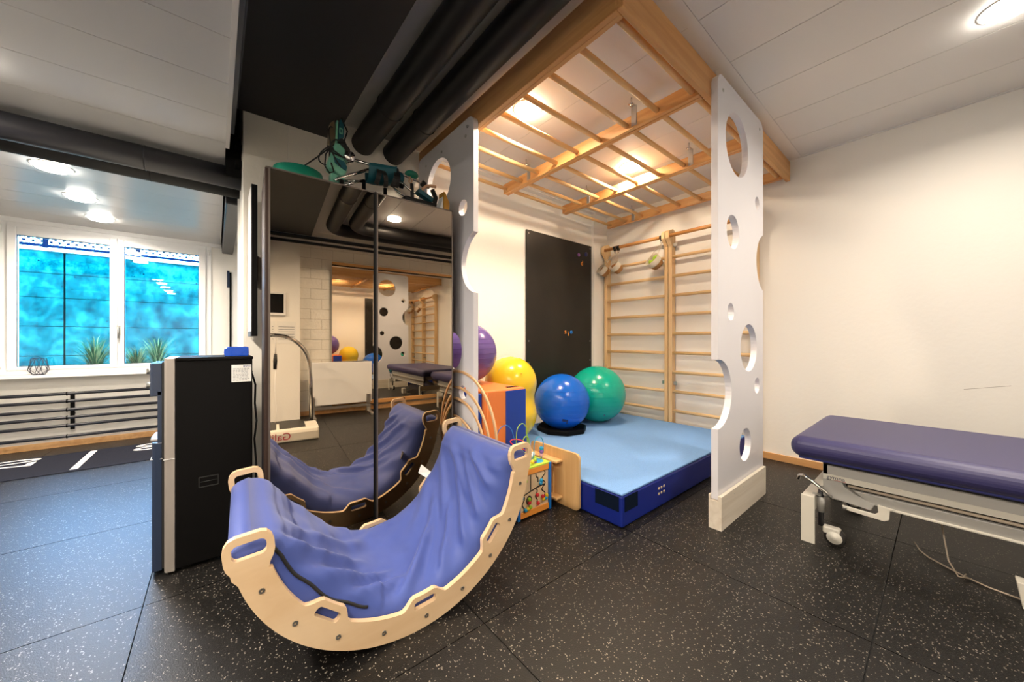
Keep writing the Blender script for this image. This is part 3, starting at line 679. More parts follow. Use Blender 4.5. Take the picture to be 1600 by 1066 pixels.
wire([(1.655, 1.88, zt_)] + [(1.655 + 0.032 - 0.032 * math.cos(R_(a)), 1.88, 0.42 + 0.055 * math.sin(R_(a))) for a in range(0, 181, 20)] + [(1.72, 1.88, zt_)], 'c_green')
wire([(1.685, 1.80, zt_)] + [(1.69 + 0.045 - 0.045 * math.cos(R_(a)), 1.80, 0.42 + 0.06 * math.sin(R_(a))) for a in range(0, 181, 15)] + [(1.78, 1.80, 0.37), (1.76, 1.80, zt_)], 'c_sky')
wire([(1.53, 1.80, zt_), (1.53, 1.80, 0.43)] + [(1.575 + 0.05 * math.cos(R_(a)), 1.84 + 0.05 * math.sin(R_(a)), 0.46 + 0.01 * math.sin(R_(a))) for a in range(220, 600, 20)] + [(1.625, 1.80, 0.40), (1.625, 1.80, zt_)], 'c_red')
for p, m_ in (((1.53, 1.80, 0.385), 'c_green'), ((1.76, 1.80, 0.395), 'c_sky'), ((1.76, 1.80, 0.372), 'c_purple'), ((1.76, 1.80, 0.350), 'c_pink'), ((1.66, 1.76, 0.345), 'c_green'), ((1.66, 1.76, 0.335), 'c_purple'), ((1.625, 1.80, 0.37), 'c_orange'), ((1.60, 1.86, 0.345), 'c_blue'), ((1.62, 1.74, 0.345), 'c_yellow'), ((1.57, 1.76, 0.345), 'c_orange'), ((1.525, 1.78, 0.352), 'c_yellow'), ((1.50, 1.80, 0.350), 'c_dkgreen'), ((1.70, 1.84, 0.345), 'white'), ((1.73, 1.85, 0.350), 'white')):
    obj('bead', MB().ball(p, 0.0145, 12, 8), m_, t)
obj('house_block', B(1.59, 1.70, 1.93, 1.955, zt_, 0.385), 'c_pink', t, 0.003); obj('pond', MB().lathe([(0.001, zt_ + 0.002), (0.05, zt_ + 0.002), (0.052, zt_)], 20, (1.70, 1.79, 0)), 'c_sky', t)

# wooden hoops between cabinet and panel
for i, (r, x, lab) in enumerate(((0.470, 1.350, 'largest wooden hoop standing beside the mirror cabinet'), (0.413, 1.337, 'second largest wooden hoop standing beside the mirror cabinet'), (0.374, 1.324, 'third largest wooden hoop standing beside the mirror cabinet'), (0.312, 1.311, 'smallest wooden hoop standing beside the mirror cabinet'))):
    yc = 2.235 - 0.006 * i
    t = thing('wooden_hoop', lab, 'hoop', (x, yc, 0), group='nested wooden hoops')
    m = MB(); n = 90; vs = []; fs = []; tw, tr = 0.0062, 0.009
    for k in range(n):
        q = 2 * PI * k / n
        for dx, dr in ((-tw, -tr), (tw, -tr), (tw, tr), (-tw, tr)): vs.append((x + dx, yc + (r - tr + dr) * math.cos(q), r + (r - tr + dr) * math.sin(q)))
    for k in range(n):
        for j in range(4): fs.append((k * 4 + j, k * 4 + (j + 1) % 4, ((k + 1) % n) * 4 + (j + 1) % 4, ((k + 1) % n) * 4 + j))
    m.add(vs, fs); obj('ring', m, 'hoop', t, 0.003, 2)
    obj('joint_pin', MB().ball((x, yc - (r - tr) * 0.98, r - 0.02), 0.004, 8, 6), 'zinc', t)

# ================================================================== ROCKER
RR, WW, TAU = 0.5837, 0.7236, 0.0841
rk = thing('rocker_board', 'half round birch rocker with handles carrying a blue padded cover', 'rocker', (0.6069, 1.328, 0), -0.0419)
def tl(x, z):           # tilt about the centre of the half circle
    return (x * math.cos(TAU) - z * math.sin(TAU), RR + x * math.sin(TAU) + z * math.cos(TAU))
def bump(a):
    a = abs(a)
    if a < 5.2: return 1.0
    if a > 11.0: return 0.0
    k = (11.0 - a) / 5.8; return k * k * (3 - 2 * k)
hnd = [(0.5837, -0.105), (0.586, -0.088), (0.594, -0.074), (0.599, -0.055), (0.600, -0.020), (0.596, -0.002), (0.584, 0.014), (0.566, 0.020), (0.502, 0.020), (0.486, 0.014), (0.474, -0.002), (0.469, -0.020), (0.469, -0.045), (0.474, -0.065), (0.485, -0.085), (0.4905, -0.105)]
out = list(hnd)
for k in range(0, 121):
    a = -12.6 - (180 - 25.2) * k / 120
    r = 0.492 - 0.042 * max(bump(a + 45), bump(a + 90), bump(a + 135))
    out.append((r * math.cos(R_(a)), r * math.sin(R_(a))))
out += [(-x, z) for x, z in reversed(hnd)]
for k in range(1, 80):
    a = -169.5 + (180 - 21.0) * k / 80
    out.append((RR * math.cos(R_(a)), RR * math.sin(R_(a))))
def slot(a0):
    p = []
    for u, v in rrect(-0.046, 0.046, -0.0155, 0.0155, 0.011, 4):
        r = 0.4865 + v; a = R_(a0) + u / 0.4865; p.append((r * math.cos(a), r * math.sin(a)))
    return p
holes = [slot(-45), slot(-90), slot(-135), rrect(0.490, 0.578, -0.052, -0.004, 0.016, 5), rrect(-0.578, -0.490, -0.052, -0.004, 0.016, 5)]
out_t = [tl(*p) for p in out]; holes_t = [[tl(*p) for p in h] for h in holes]
for y, lab in ((0.0, None), (WW - 0.022, None)):
    sp = obj('side_panel', MB().plate(out_t, holes_t, lambda u, v, w, y=y: (u, y + w, v), 0.022), 'ply', rk, 0.005, 2)
    for k in range(9):
        a = R_(-162 + 18 * k); c_ = tl(0.541 * math.cos(a), 0.541 * math.sin(a)); s_ = -1 if y == 0 else 1
        yy = y if y == 0 else y + 0.022
        m = MB(); m.plate(circ(c_[0], c_[1], 0.0085, 14), [circ(c_[0], c_[1], 0.0035, 6)], lambda u, v, w, yy=yy, s_=s_: (u, yy + s_ * w, v), 0.0025)
        obj('screw', m, 'zinc', sp)
for k in range(9):
    a = R_(-162 + 18 * k)
    m = MB(); vs = []
    for y in (0.022, WW - 0.022):
        for da, r in ((-0.05, 0.53), (0.05, 0.53), (0.05, 0.55), (-0.05, 0.55)): p = tl(r * math.cos(a + da), r * math.sin(a + da)); vs.append((p[0], y, p[1]))
    m.add(vs, [(0, 1, 2, 3), (7, 6, 5, 4), (0, 4, 5, 1), (1, 5, 6, 2), (2, 6, 7, 3), (3, 7, 4, 0)])
    obj('slat', m, 'ply_edge', rk)
# padded cover: a folded cushion lying in the rocker
random.seed(3)
folds = [  # (theta0, s0, theta1, s1, width, height)  ridges in the loose cloth
    (-172, .05, -118, .35, .035, .020), (-165, .30, -112, .62, .05, .014), (-150, .02, -104, .22, .03, .022), (-128, .02, -96, .16, .025, .020),
    (-100, .02, -70, .42, .03, .020), (-92, .10, -52, .62, .035, .018), (-78, .02, -48, .40, .028, .020), (-60, .02, -28, .48, .028, .018),
    (-44, .02, -16, .42, .028, .016), (-36, .25, -10, .70, .035, .015), (-24, .04, -6, .40, .03, .015), (-122, .50, -84, .92, .05, .012), (-75, .55, -40, .95, .05, .010), (-56, .40, -20, .85, .04, .012)]
def wr(th, s):
    h = 0.0
    for t0, s0, t1, s1, w, a in folds:
        ux, uy = (t1 - t0) / 100.0, (s1 - s0); L = math.hypot(ux, uy); px, py = (th - t0) / 100.0, s - s0
        k = (px * ux + py * uy) / L; d = abs(px * uy - py * ux) / L
        kk = k / L
        if -0.15 < kk < 1.15:
            e = min(1, max(0, (kk + 0.15) / 0.3)) * min(1, max(0, (1.15 - kk) / 0.3))
            h += a * e * math.exp(-(d / w) ** 2) - 0.35 * a * e * math.exp(-((d - 1.7 * w) / w) ** 2)
    n1 = noise.noise(Vector((th * 0.035, s * 3.0, 0.3))); n2 = noise.noise(Vector((th * 0.11 + s * 3, s * 6.0 - th * 0.03, 4.3)))
    return h + 0.010 * n1 + 0.003 * n2
NT, NS = 150, 46
vs = []; fs = []
y0_, y1_ = 0.026, WW - 0.026
def pad_r(th, s):
    edge = min(s, 1 - s)
    # the pad hangs like a taut hammock: thin at both ends, thickest halfway down each side
    keys = ((-180, .060), (-172, .055), (-160, .075), (-146, .100), (-132, .098), (-116, .075), (-100, .056), (-84, .050), (-66, .062), (-46, .078), (-28, .080), (-14, .070), (0, .060))
    for (a0, h0), (a1, h1) in zip(keys[:-1], keys[1:]):
        if a0 <= th <= a1:
            k = (th - a0) / (a1 - a0); k = k * k * (3 - 2 * k); hh = h0 + (h1 - h0) * k; break
    e0 = 0.030 if th < -110 else 0.05
    dome = hh * (1 - math.exp(-edge / e0))
    endq = max(0.0, abs(th + 90) - 78) / 12.0
    return 0.486 - dome + 0.030 * min(1, endq)
loopn = None
for i in range(NT + 1):
    u = i / NT; th = -178.5 + 177.0 * u
    e = min(u, 1 - u) * NT / 5.0
    sh = 1.0 if e >= 1 else math.sqrt(max(0.0, 1 - (1 - e) ** 2))
    ring = []
    ro = 0.528 + 0.072 * min(1, max(0, abs(th + 90) - 60) / 25)
    mid = (ro + pad_r(th, 0.5)) / 2 - 0.0
    for k in range(NS + 1):                      # inner visible side
        s = k / NS; ri = pad_r(th, s) - wr(th, s) * (0.3 + 0.7 * min(1, min(s, 1 - s) / 0.08))
        ring.append((ri, y0_ + (y1_ - y0_) * s))
    ring.append((pad_r(th, 0) + 0.02, y1_ + 0.002)); ring.append((ro - 0.01, y1_)); 
    for k in range(5): ring.append((ro, y1_ - 0.01 - (y1_ - y0_ - 0.02) * k / 4))
    ring.append((ro - 0.01, y0_)); ring.append((pad_r(th, 0) + 0.02, y0_ - 0.002))
    for r, y in ring:
        r2 = mid + (r - mid) * sh; yy = (y0_ + y1_) / 2 + (y - (y0_ + y1_) / 2) * (0.93 + 0.07 * sh)
        p = tl(r2 * math.cos(R_(th)), r2 * math.sin(R_(th))); vs.append((p[0], yy, p[1]))
    loopn = len(ring)
for i in range(NT):
    for k in range(loopn): fs.append((i * loopn + k, i * loopn + (k + 1) % loopn, (i + 1) * loopn + (k + 1) % loopn, (i + 1) * loopn + k))
fs.append(tuple(range(loopn))); fs.append(tuple(NT * loopn + k for k in range(loopn)))
pad = obj('padded_cover', MB().add(vs, fs, True), 'cloth', rk)
zp = MB(); pts = []
for k in range(40):
    th = -175 + 58 * k / 39; s = 0.012; r = pad_r(th, s) - wr(th, s) * (0.3 + 0.7 * min(1, s / 0.08)) - 0.002
    p = tl(r * math.cos(R_(th)), r * math.sin(R_(th))); pts.append((p[0], y0_ + (y1_ - y0_) * s, p[1]))
zp.tube(pts, 0.0055, 8); obj('zip', zp, 'blackmatt', pad)
m = MB(); c_ = tl(0.452 * math.cos(R_(-38)), 0.452 * math.sin(R_(-38)))
m.add([(c_[0] - 0.02, y1_ - 0.05, c_[1] + 0.028), (c_[0] - 0.055, y1_ + 0.012, c_[1] + 0.062), (c_[0] - 0.07, y1_ + 0.02, c_[1] + 0.012), (c_[0] - 0.045, y1_ - 0.042, c_[1] - 0.005)], [(0, 1, 2, 3)])
sd = obj('care_label', m, 'tagp', pad); sd.modifiers.new('solid', 'SOLIDIFY').thickness = 0.0015

# ================================================================== MIRROR CABINET
cb = thing('mirror_cabinet', 'tall dark brown cabinet with two bronze mirror doors', 'cabinet', (0.192, 2.2305, 0), R_(-2.9))
CW, CD, CH = 1.082, 0.43, 2.06
obj('body', B(0.0, CW, 0.022, CD, 0.0, CH), 'brown', cb, 0.003)
for a, b in ((0.004, 0.553), (0.562, CW - 0.004)):
    d = obj('door', B(a, b, 0.002, 0.020, 0.03, CH - 0.004), 'brown', cb)
    obj('mirror_sheet', B(a + 0.020 if a < 0.1 else a + 0.008, b - 0.010, -0.002, 0.002, 0.034, CH - 0.012), 'mirror', d)
    obj('edge_strip', B(a + 0.012 if a < 0.1 else a, a + 0.020 if a < 0.1 else a + 0.008, -0.003, 0.002, 0.03, CH - 0.004), 'edge', d)
    obj('edge_strip', B(b - 0.010, b, -0.003, 0.002, 0.03, CH - 0.004), 'edge' if b > 0.9 else 'black', d)
    obj('edge_strip', B(a, b, -0.003, 0.002, CH - 0.012, CH - 0.004), 'edge', d)
obj('handle_rail', B(0.553, 0.562, 0.0, 0.02, 0.0, CH), 'blackmatt', cb)
# things on top of the cabinet
ZT = CH
t = tag(obj('balance_disc', MB().lathe([(0.001, ZT + 0.001), (0.125, ZT + 0.001), (0.14, ZT + 0.03), (0.13, ZT + 0.115), (0.09, ZT + 0.128), (0.001, ZT + 0.130)], 36, (0.385, 2.50, 0)), 'disc'), 'dark green round cushion lying on the cabinet top', 'cushion')
YD = 2.42
mc = thing('motion_trainer', 'chrome and teal joint motion trainer with mint drive unit and wound cable on the cabinet', 'device', (0.85, YD, ZT))
def T3(name, pts, r, m_, par=mc, n=10): return obj(name, MB().tube(pts, r, n), m_, par)
T3('upper_rail', [(0.630, YD, 2.315), (0.83, YD, 2.322), (0.957, YD, 2.330), (1.00, YD, 2.322), (1.154, YD, 2.301), (1.21, YD, 2.280)], 0.0095, 'chrome')
T3('diagonal_tube', [(0.560, YD - 0.04, 2.135), (0.584, YD - 0.03, 2.162), (0.663, YD - 0.02, 2.210), (0.823, YD, 2.313)], 0.010, 'chrome')
T3('lower_tube', [(0.60, YD + 0.07, 2.185), (0.745, YD + 0.03, 2.205)], 0.008, 'chrome'); T3('lower_tube', [(0.60, YD - 0.06, 2.11), (0.745, YD, 2.203)], 0.008, 'chrome')
T3('leg_rail', [(0.975, YD - 0.03, 2.255), (1.046, YD - 0.03, 2.215), (1.244, YD - 0.03, 2.155), (1.27, YD - 0.03, 2.10)], 0.008, 'chrome'); T3('leg_rail', [(0.965, YD + 0.06, 2.235), (1.023, YD + 0.06, 2.205), (1.235, YD + 0.06, 2.13)], 0.008, 'chrome')
T3('prop', [(0.745, YD, 2.205), (0.745, YD, ZT + 0.002)], 0.012, 'black'); T3('prop', [(0.60, YD - 0.04, 2.15), (0.60, YD - 0.04, ZT + 0.002)], 0.014, 'black'); T3('prop', [(0.885, YD, 2.19), (0.885, YD, ZT + 0.002)], 0.012, 'black')
m = MB(); n = 14; vs = []; fs = []
for i, x in enumerate((0.765, 0.80, 0.86, 0.92, 0.935)):
    for k in range(n + 1):
        a = PI * k / n; vs.append((x + 0.012 * math.cos(a) * (1 - i / 4), YD + 0.085 * math.cos(a), 2.292 + 0.008 * i - (0.095 + 0.012 * math.sin(i)) * math.sin(a)))
for i in range(4):
    for k in range(n): fs.append((i * (n + 1) + k, i * (n + 1) + k + 1, (i + 1) * (n + 1) + k + 1, (i + 1) * (n + 1) + k))
m.add(vs, fs, True); sl = obj('sling', m, 'teal', mc); sl.modifiers.new('solid', 'SOLIDIFY').thickness = 0.008
for xa, xb, za in ((0.826, 0.80, 2.325), (0.830, 0.862, 2.325), (0.945, 0.905, 2.335), (0.948, 0.93, 2.34)):
    pts = [(xa + (xb - xa) * k / 10, YD - 0.10 * math.sin(PI * k / 10 * 0.75), za - 0.155 * k / 10) for k in range(11)]
    o = MB()
    for p, q in zip(pts[:-1], pts[1:]): o.bar(p, q, 0.028, 0.006, (0, -1, 0.2))
    obj('strap', o, 'blackmatt', mc)
obj('strap_wrap', MB().tube([(0.822, YD, 2.320), (0.846, YD, 2.321)], 0.020, 12), 'blackmatt', mc); obj('strap_wrap', MB().tube([(0.944, YD, 2.329), (0.972, YD, 2.329)], 0.022, 12), 'blackmatt', mc)
obj('strap_wrap', MB().tube([(1.15, YD, 2.303), (1.178, YD, 2.29)], 0.022, 12), 'blackmatt', mc); obj('strap_wrap', MB().tube([(1.235, YD, 2.275), (1.265, YD, 2.22), (1.25, YD, 2.16)], 0.018, 10), 'blackmatt', mc)
obj('foot_pad', B(0.985, 1.24, YD - 0.09, YD + 0.05, ZT + 0.002, 2.150), 'blackmatt', mc, 0.02); obj('side_cuff', MB().ball((0.985, YD, 2.285), 0.05, 16, 10, (0.6, 1, 0.8)), 'teal', mc)
obj('calf_cuff', MB().bar((1.09, YD - 0.06, 2.205), (1.20, YD - 0.06, 2.165), 0.05, 0.03), 'teal', mc)
obj('grip_knob', MB().ball((1.075, YD, 2.338), 0.046, 18, 12, (1.08, 0.8, 0.62)), 'disc', mc)
T3('ankle_strap', [(1.128, YD - 0.05, 2.205), (1.138, YD - 0.05, 2.240), (1.165, YD - 0.05, 2.265), (1.20, YD - 0.05, 2.276), (1.238, YD - 0.05, 2.280)], 0.011, 'peach')
T3('buckle_loop', [(1.055, YD - 0.02, 2.31), (1.045, YD - 0.02, 2.275), (1.062, YD - 0.02, 2.262), (1.07, YD - 0.02, 2.30)], 0.006, 'peach'); T3('strap_post', [(1.062, YD - 0.03, 2.26), (1.068, YD - 0.03, 2.14)], 0.012, 'blackmatt')
T3('clamp_knob', [(0.965, YD - 0.05, 2.215), (0.99, YD - 0.05, 2.215)], 0.016, 'black')
hu = mc
m = MB().plate([(0.560, 2.365), (0.586, 2.372), (0.622, 2.343), (0.612, 2.285), (0.632, 2.240), (0.628, 2.20), (0.596, 2.168), (0.523, 2.208), (0.527, 2.255)], [], lambda u, v, w: (u, YD - 0.05 + w, v), 0.09)
obj('housing', m, 'mint', hu, 0.012, 3)
m = MB().plate([(0.548, 2.275), (0.612, 2.262), (0.626, 2.235), (0.622, 2.205), (0.556, 2.238)], [], lambda u, v, w: (u, YD - 0.060 + w, v), 0.012); obj('dark_panel', m, 'teal', hu, 0.006, 3)
obj('stand', B(0.54, 0.62, YD - 0.03, YD + 0.03, ZT + 0.002, 2.185), 'mint', hu, 0.006)
m = MB().plate([(0.545, 2.505), (0.570, 2.535), (0.577, 2.400), (0.548, 2.352), (0.535, 2.375)], [], lambda u, v, w: (u, YD + w, v), 0.06); obj('back_case', m, 'khaki', hu, 0.006)
m = MB().plate([(0.578, 2.532), (0.590, 2.536), (0.586, 2.40), (0.570, 2.36)], [], lambda u, v, w: (u, YD - 0.004 + w, v), 0.06); obj('mint_edge', m, 'mint', hu, 0.004)
m = MB().plate([(0.598, 2.545), (0.625, 2.548), (0.622, 2.44), (0.590, 2.40), (0.590, 2.46)], [], lambda u, v, w: (u, YD - 0.006 + w, v), 0.06); obj('hand_control', m, 'teal', hu, 0.005)
obj('display', MB().plate(rrect(0.594, 0.614, 2.452, 2.490, 0.004, 3), [rrect(0.600, 0.608, 2.460, 2.482, 0.002, 2)], lambda u, v, w: (u, YD - 0.009 + w, v), 0.006), 'mint', hu)
obj('pivot', MB().lathe([(0.001, YD - 0.075), (0.030, YD - 0.075), (0.034, YD - 0.05), (0.034, YD - 0.02)], 20, (0.640, 0, 2.300), 'Y'), 'chrome', hu)
cbm = MB(); random.seed(5)
for k in range(6):
    cx_, cz_, rx, rz = 0.575 + random.uniform(-.01, .02), 2.37 + random.uniform(-.05, .05), random.uniform(.045, .07), random.uniform(.04, .10)
    ph = random.uniform(0, 6)
    cbm.tube([(cx_ + rx * math.cos(q), YD + 0.02 - 0.10 * math.sin(q + ph), cz_ + rz * math.sin(q)) for q in [2 * PI * j / 22 for j in range(22)]], 0.0045, 6, closed=True)
cbm.tube([(0.53, YD - 0.02, 2.33), (0.47, YD + 0.02, 2.27), (0.41, YD + 0.06, 2.215), (0.36, YD + 0.10, 2.195)], 0.004, 6)
cbm.tube([(0.535, YD - 0.06, 2.33), (0.505, YD - 0.06, 2.27), (0.500, YD - 0.06, 2.20), (0.525, YD - 0.06, 2.165), (0.550, YD - 0.06, 2.18), (0.535, YD - 0.06, 2.23)], 0.0045, 6)
cbm.tube([(0.60, YD - 0.03, 2.54), (0.635, YD - 0.03, 2.47), (0.615, YD - 0.04, 2.40), (0.585, YD - 0.05, 2.38)], 0.0045, 6)
obj('cable', cbm, 'blackmatt', hu)
obj('cable_bundle', MB().plate([(0.590, 2.415), (0.622, 2.415), (0.650, 2.350), (0.648, 2.315), (0.615, 2.345), (0.580, 2.375)], [], lambda u, v, w: (u, YD - 0.035 + w, v), 0.06), 'blackmatt', hu, 0.012)
m = MB().plate([(1.232, ZT), (1.274, ZT), (1.278, 2.13), (1.246, 2.195), (1.234, 2.205)], [], lambda u, v, w: (u, 2.235 + w, v), 0.08)
tag(obj('wooden_wedge', m, 'mustard', None, 0.004), 'mustard yellow wedge standing at the right end of the cabinet top', 'wedge')
m = MB().plate([(1.195, ZT), (1.229, ZT), (1.229, 2.17)], [], lambda u, v, w: (u, 2.240 + w, v), 0.07)
tag(obj('white_wedge', m, 'white', None, 0.004), 'white wedge next to the yellow one on the cabinet top', 'wedge')

# ================================================================== WATER DISPENSER
dp = thing('water_dispenser', 'tall black water dispenser with silver edge strip beside the mirror cabinet', 'dispenser', (0.0, 2.42, 0))
obj('side_case', B(-0.157, 0.153, 2.418, 2.775, 0.02, 1.066), 'black', dp, 0.006)
obj('edge_strip', MB().plate([(-0.157, 2.418), (-0.157, 2.78), (-0.200, 2.75), (-0.197, 2.438), (-0.188, 2.424)], [], lambda u, v, w: (u, v, 0.012 + w), 1.052), 'silver', dp, 0.003)
obj('front_gap', B(-0.207, -0.198, 2.452, 2.748, 0.03, 1.045), 'blackmatt', dp)
obj('front_panel', MB().plate([(-0.205, 2.452), (-0.205, 2.748), (-0.243, 2.735), (-0.248, 2.60), (-0.243, 2.465), (-0.232, 2.452)], [], lambda u, v, w: (u, v, 0.02 + w), 0.630), 'navy_front', dp, 0.004)
obj('niche_back', B(-0.222, -0.205, 2.455, 2.745, 0.650, 0.90), 'navy_front', dp)
hd_ = obj('tap_head', MB().plate([(-0.205, 2.455), (-0.205, 2.745), (-0.250, 2.735), (-0.254, 2.60), (-0.250, 2.465), (-0.240, 2.455)], [], lambda u, v, w: (u, v, 0.880 + w), 0.160), 'navy_front', dp, 0.004)
for zz in (0.93, 1.0): obj('button', MB().lathe([(0.001, -0.266), (0.014, -0.266), (0.016, -0.250)], 14, (0, 2.52, zz), 'X'), 'zinc', hd_)
obj('drip_tray', MB().plate([(-0.205, 2.49), (-0.205, 2.71), (-0.252, 2.70), (-0.255, 2.60), (-0.252, 2.51)], [], lambda u, v, w: (u, v, 0.650 + w), 0.010), 'silver', dp, 0.003)
obj('panel_joint', MB().tube([(-0.2045, 2.4505, 0.570), (-0.247, 2.462, 0.570), (-0.2495, 2.60, 0.570)], 0.0012, 6), 'white', dp); obj('panel_joint', B(-0.1985, -0.157, 2.4165, 2.418, 0.569, 0.5715), 'white', dp)
g = MB(); g.plate(rrect(-0.070, 0.010, 0.40, 0.455, 0.004, 2), [rrect(-0.066, 0.006, 0.405, 0.450, 0.003, 2)], lambda u, v, w: (u, 2.4155 + w, v), 0.003); g.tube([(-0.062, 2.4165, 0.428), (0.004, 2.4165, 0.428)], 0.002, 6)
obj('grip_recess', g, 'blackmatt', dp)
obj('lid', B(-0.155, 0.156, 2.412, 2.78, 1.050, 1.0665), 'black', dp, 0.004)
stk = obj('sticker', B(0.062, 0.148, 2.4165, 2.418, 0.930, 1.022), 'paper', dp)
ln = MB(); random.seed(2)
for k in range(9):
    z = 1.000 - 0.0078 * k; x = 0.068
    while x < 0.135:
        w = random.uniform(.004, .013)
        if x + w > 0.142: break
        ln.box(x, x + w, 2.4160, 2.4165, z, z + 0.0022); x += w + 0.003
obj('small_print', ln, 'ink', stk)
text('heading', 'BWT', 0.016, 'ink_blue', stk, frame((0.112, 2.4160, 1.008), (1, 0, 0), (0, 0, 1)))
obj('plug', B(0.150, 0.166, 2.60, 2.63, 0.95, 0.975), 'blackmatt', dp, 0.003)
obj('power_cable', MB().tube([(0.160, 2.55, 0.96), (0.172, 2.50, 0.90), (0.168, 2.48, 0.80), (0.175, 2.47, 0.70), (0.165, 2.47, 0.60), (0.174, 2.47, 0.45), (0.168, 2.50, 0.25), (0.17, 2.60, 0.03)], 0.005, 8), 'blackmatt', dp)
ftm = MB()
for x in (-0.12, 0.12):
    for y in (2.46, 2.73): ftm.lathe([(0.001, 0.0), (0.02, 0.0), (0.02, 0.021)], 12, (x, y, 0))
obj('foot', ftm, 'blackmatt', dp)
m = MB().plate([(0.035, 1.067), (0.135, 1.067), (0.140, 1.075), (0.139, 1.116), (0.130, 1.119), (0.048, 1.118), (0.034, 1.108), (0.032, 1.085)], [], lambda u, v, w: (u, 2.47 + w, v), 0.09)
tag(obj('blue_packet', m, 'bag', None, 0.010, 3), 'shiny blue packet lying on the water dispenser', 'packet')
# screen mounted beside the cabinet
t = thing('swivel_screen', 'black framed swivel board with white face mounted edge on by the pillar', 'screen', (0.165, 2.72, 1.18))
obj('frame', B(0.166, 0.196, 2.70, 2.97, 1.18, 2.115), 'black', t, 0.002); obj('white_face', B(0.1625, 0.166, 2.712, 2.958, 1.21, 2.10), 'white', t); obj('lower_cap', B(0.161, 0.17, 2.702, 2.96, 1.18, 1.21), 'steel_grey', t)
obj('wall_mount', B(0.172, 0.19, 2.97, YB - 0.003, 1.55, 1.75), 'blackmatt', t)

# ================================================================== TREATMENT TABLE
tb = thing('treatment_table', 'wide navy padded treatment table on a grey metal frame', 'table', (3.05, -0.5, 0))
o = MB().box(2.565, 3.555, -1.66, 0.570, 0.482, 0.602); cu = obj('cushion', o, 'vinyl', tb, 0.055, 6)
obj('cushion_base', B(2.60, 3.52, -1.62, 0.53, 0.474, 0.492), 'vinyl_edge', tb, 0.004)
fr = obj('side_rail', B(2.650, 2.690, -1.50, 0.432, 0.372, 0.474), 'grey_metal', tb, 0.003)
obj('rail_stripe', B(2.6455, 2.650, -1.50, 0.430, 0.373, 0.402), 'cream', fr)
obj('rail_groove', B(2.6475, 2.650, -1.495, 0.425, 0.455, 0.463), 'slot', fr)
text('maker_mark', 'gymna', 0.030, 'ink', fr, frame((2.6445, 0.415, 0.379), (0, -1, 0), (0, 0, 1)))
obj('underline', B(2.6445, 2.6455, 0.335, 0.385, 0.3745, 0.3765), 'ink_red', fr)
lf = MB().plate([(0.432, 0.375), (0.432, 0.272), (0.240, 0.255), (0.225, 0.290), (0.300, 0.320), (0.345, 0.352), (0.355, 0.375)], [], lambda u, v, w: (2.655 + w, u, v), 0.03); obj('end_gusset', lf, 'grey_metal', tb, 0.003)
obj('lift_rail', MB().plate([(0.31, 0.338), (0.24, 0.284), (-1.45, 0.284), (-1.45, 0.338)], [], lambda u, v, w: (2.662 + w, u, v), 0.03), 'grey_metal', tb, 0.004)
obj('rail_lip', B(2.654, 2.668, -1.45, 0.21, 0.277, 0.289), 'cream', tb, 0.003)
obj('slot_shadow', B(2.682, 2.690, -1.48, 0.34, 0.338, 0.372), 'slot', tb)
obj('support_bar', MB().tube([(2.670, 0.33, 0.354), (2.670, -1.45, 0.354)], 0.008, 10), 'cable', tb)
lk = MB()
lk.plate([(0.352, 0.247), (0.345, 0.226), (0.190, 0.218), (0.172, 0.232), (0.170, 0.278), (0.150, 0.290), (0.215, 0.296), (0.212, 0.256), (0.225, 0.243)], [], lambda u, v, w: (2.650 + w, u, v), 0.010)
obj('link_arm', lk, 'cream', tb, 0.003); obj('pivot_bolt', MB().lathe([(0.001, 2.642), (0.009, 2.642), (0.009, 2.648)], 12, (0, 0.340, 0.236), 'X'), 'zinc', tb)
ls = MB().tube([(2.66, 0.545, 0.335), (2.645, 0.535, 0.362), (2.64, 0.515, 0.368), (2.63, 0.475, 0.345), (2.625, 0.415, 0.305), (2.63, 0.400, 0.280), (2.66, 0.400, 0.275)], 0.0095, 10); obj('release_lever', ls, 'chrome', tb)
for yy, rot in ((0.490, 1), (-1.40, -1)):
    e = obj('leg_plate', B(2.600, 2.612, yy - 0.031, yy + 0.031, 0.0, 0.268), 'cream', tb, 0.003)
    obj('cross_beam', B(2.612, 3.45, yy - 0.028, yy + 0.028, 0.185, 0.268), 'cream', tb, 0.003); obj('leg_plate', B(3.45, 3.462, yy - 0.031, yy + 0.031, 0.0, 0.268), 'cream', tb, 0.003)
    for xx in (2.68, 3.38):
        yc = yy - 0.045 * rot
        obj('caster_post', MB().tube([(xx, yc, 0.09), (xx, yc, 0.30)], 0.013, 10), 'pipe_grey', tb); obj('caster_sleeve', MB().tube([(xx, yc, 0.17), (xx, yc, 0.255)], 0.020, 12), 'grey_metal', tb)
        fk = B(xx - 0.022, xx + 0.022, yc - 0.055 * rot - 0.03, yc - 0.055 * rot + 0.045, 0.06, 0.10); obj('caster_fork', fk, 'cream', tb, 0.008)
        w_ = obj('caster_wheel', MB().lathe([(0.001, xx - 0.020), (0.042, xx - 0.020), (0.048, xx - 0.014), (0.048, xx + 0.014), (0.042, xx + 0.020), (0.001, xx + 0.020)], 28, (0, yc - 0.06 * rot, 0.048), 'X'), 'tyre', tb)
        obj('hub_cap', MB().lathe([(0.001, xx - 0.026), (0.012, xx - 0.027), (0.014, xx - 0.023), (0.032, xx - 0.024), (0.034, xx - 0.020)], 28, (0, yc - 0.06 * rot, 0.048), 'X'), 'cream', w_)
        obj('brake_tab', B(xx - 0.03, xx - 0.004, yc - 0.004, yc + 0.03 * rot + (0.0 if rot > 0 else 0.0) + 0.004, 0.265, 0.272), 'zinc', tb)
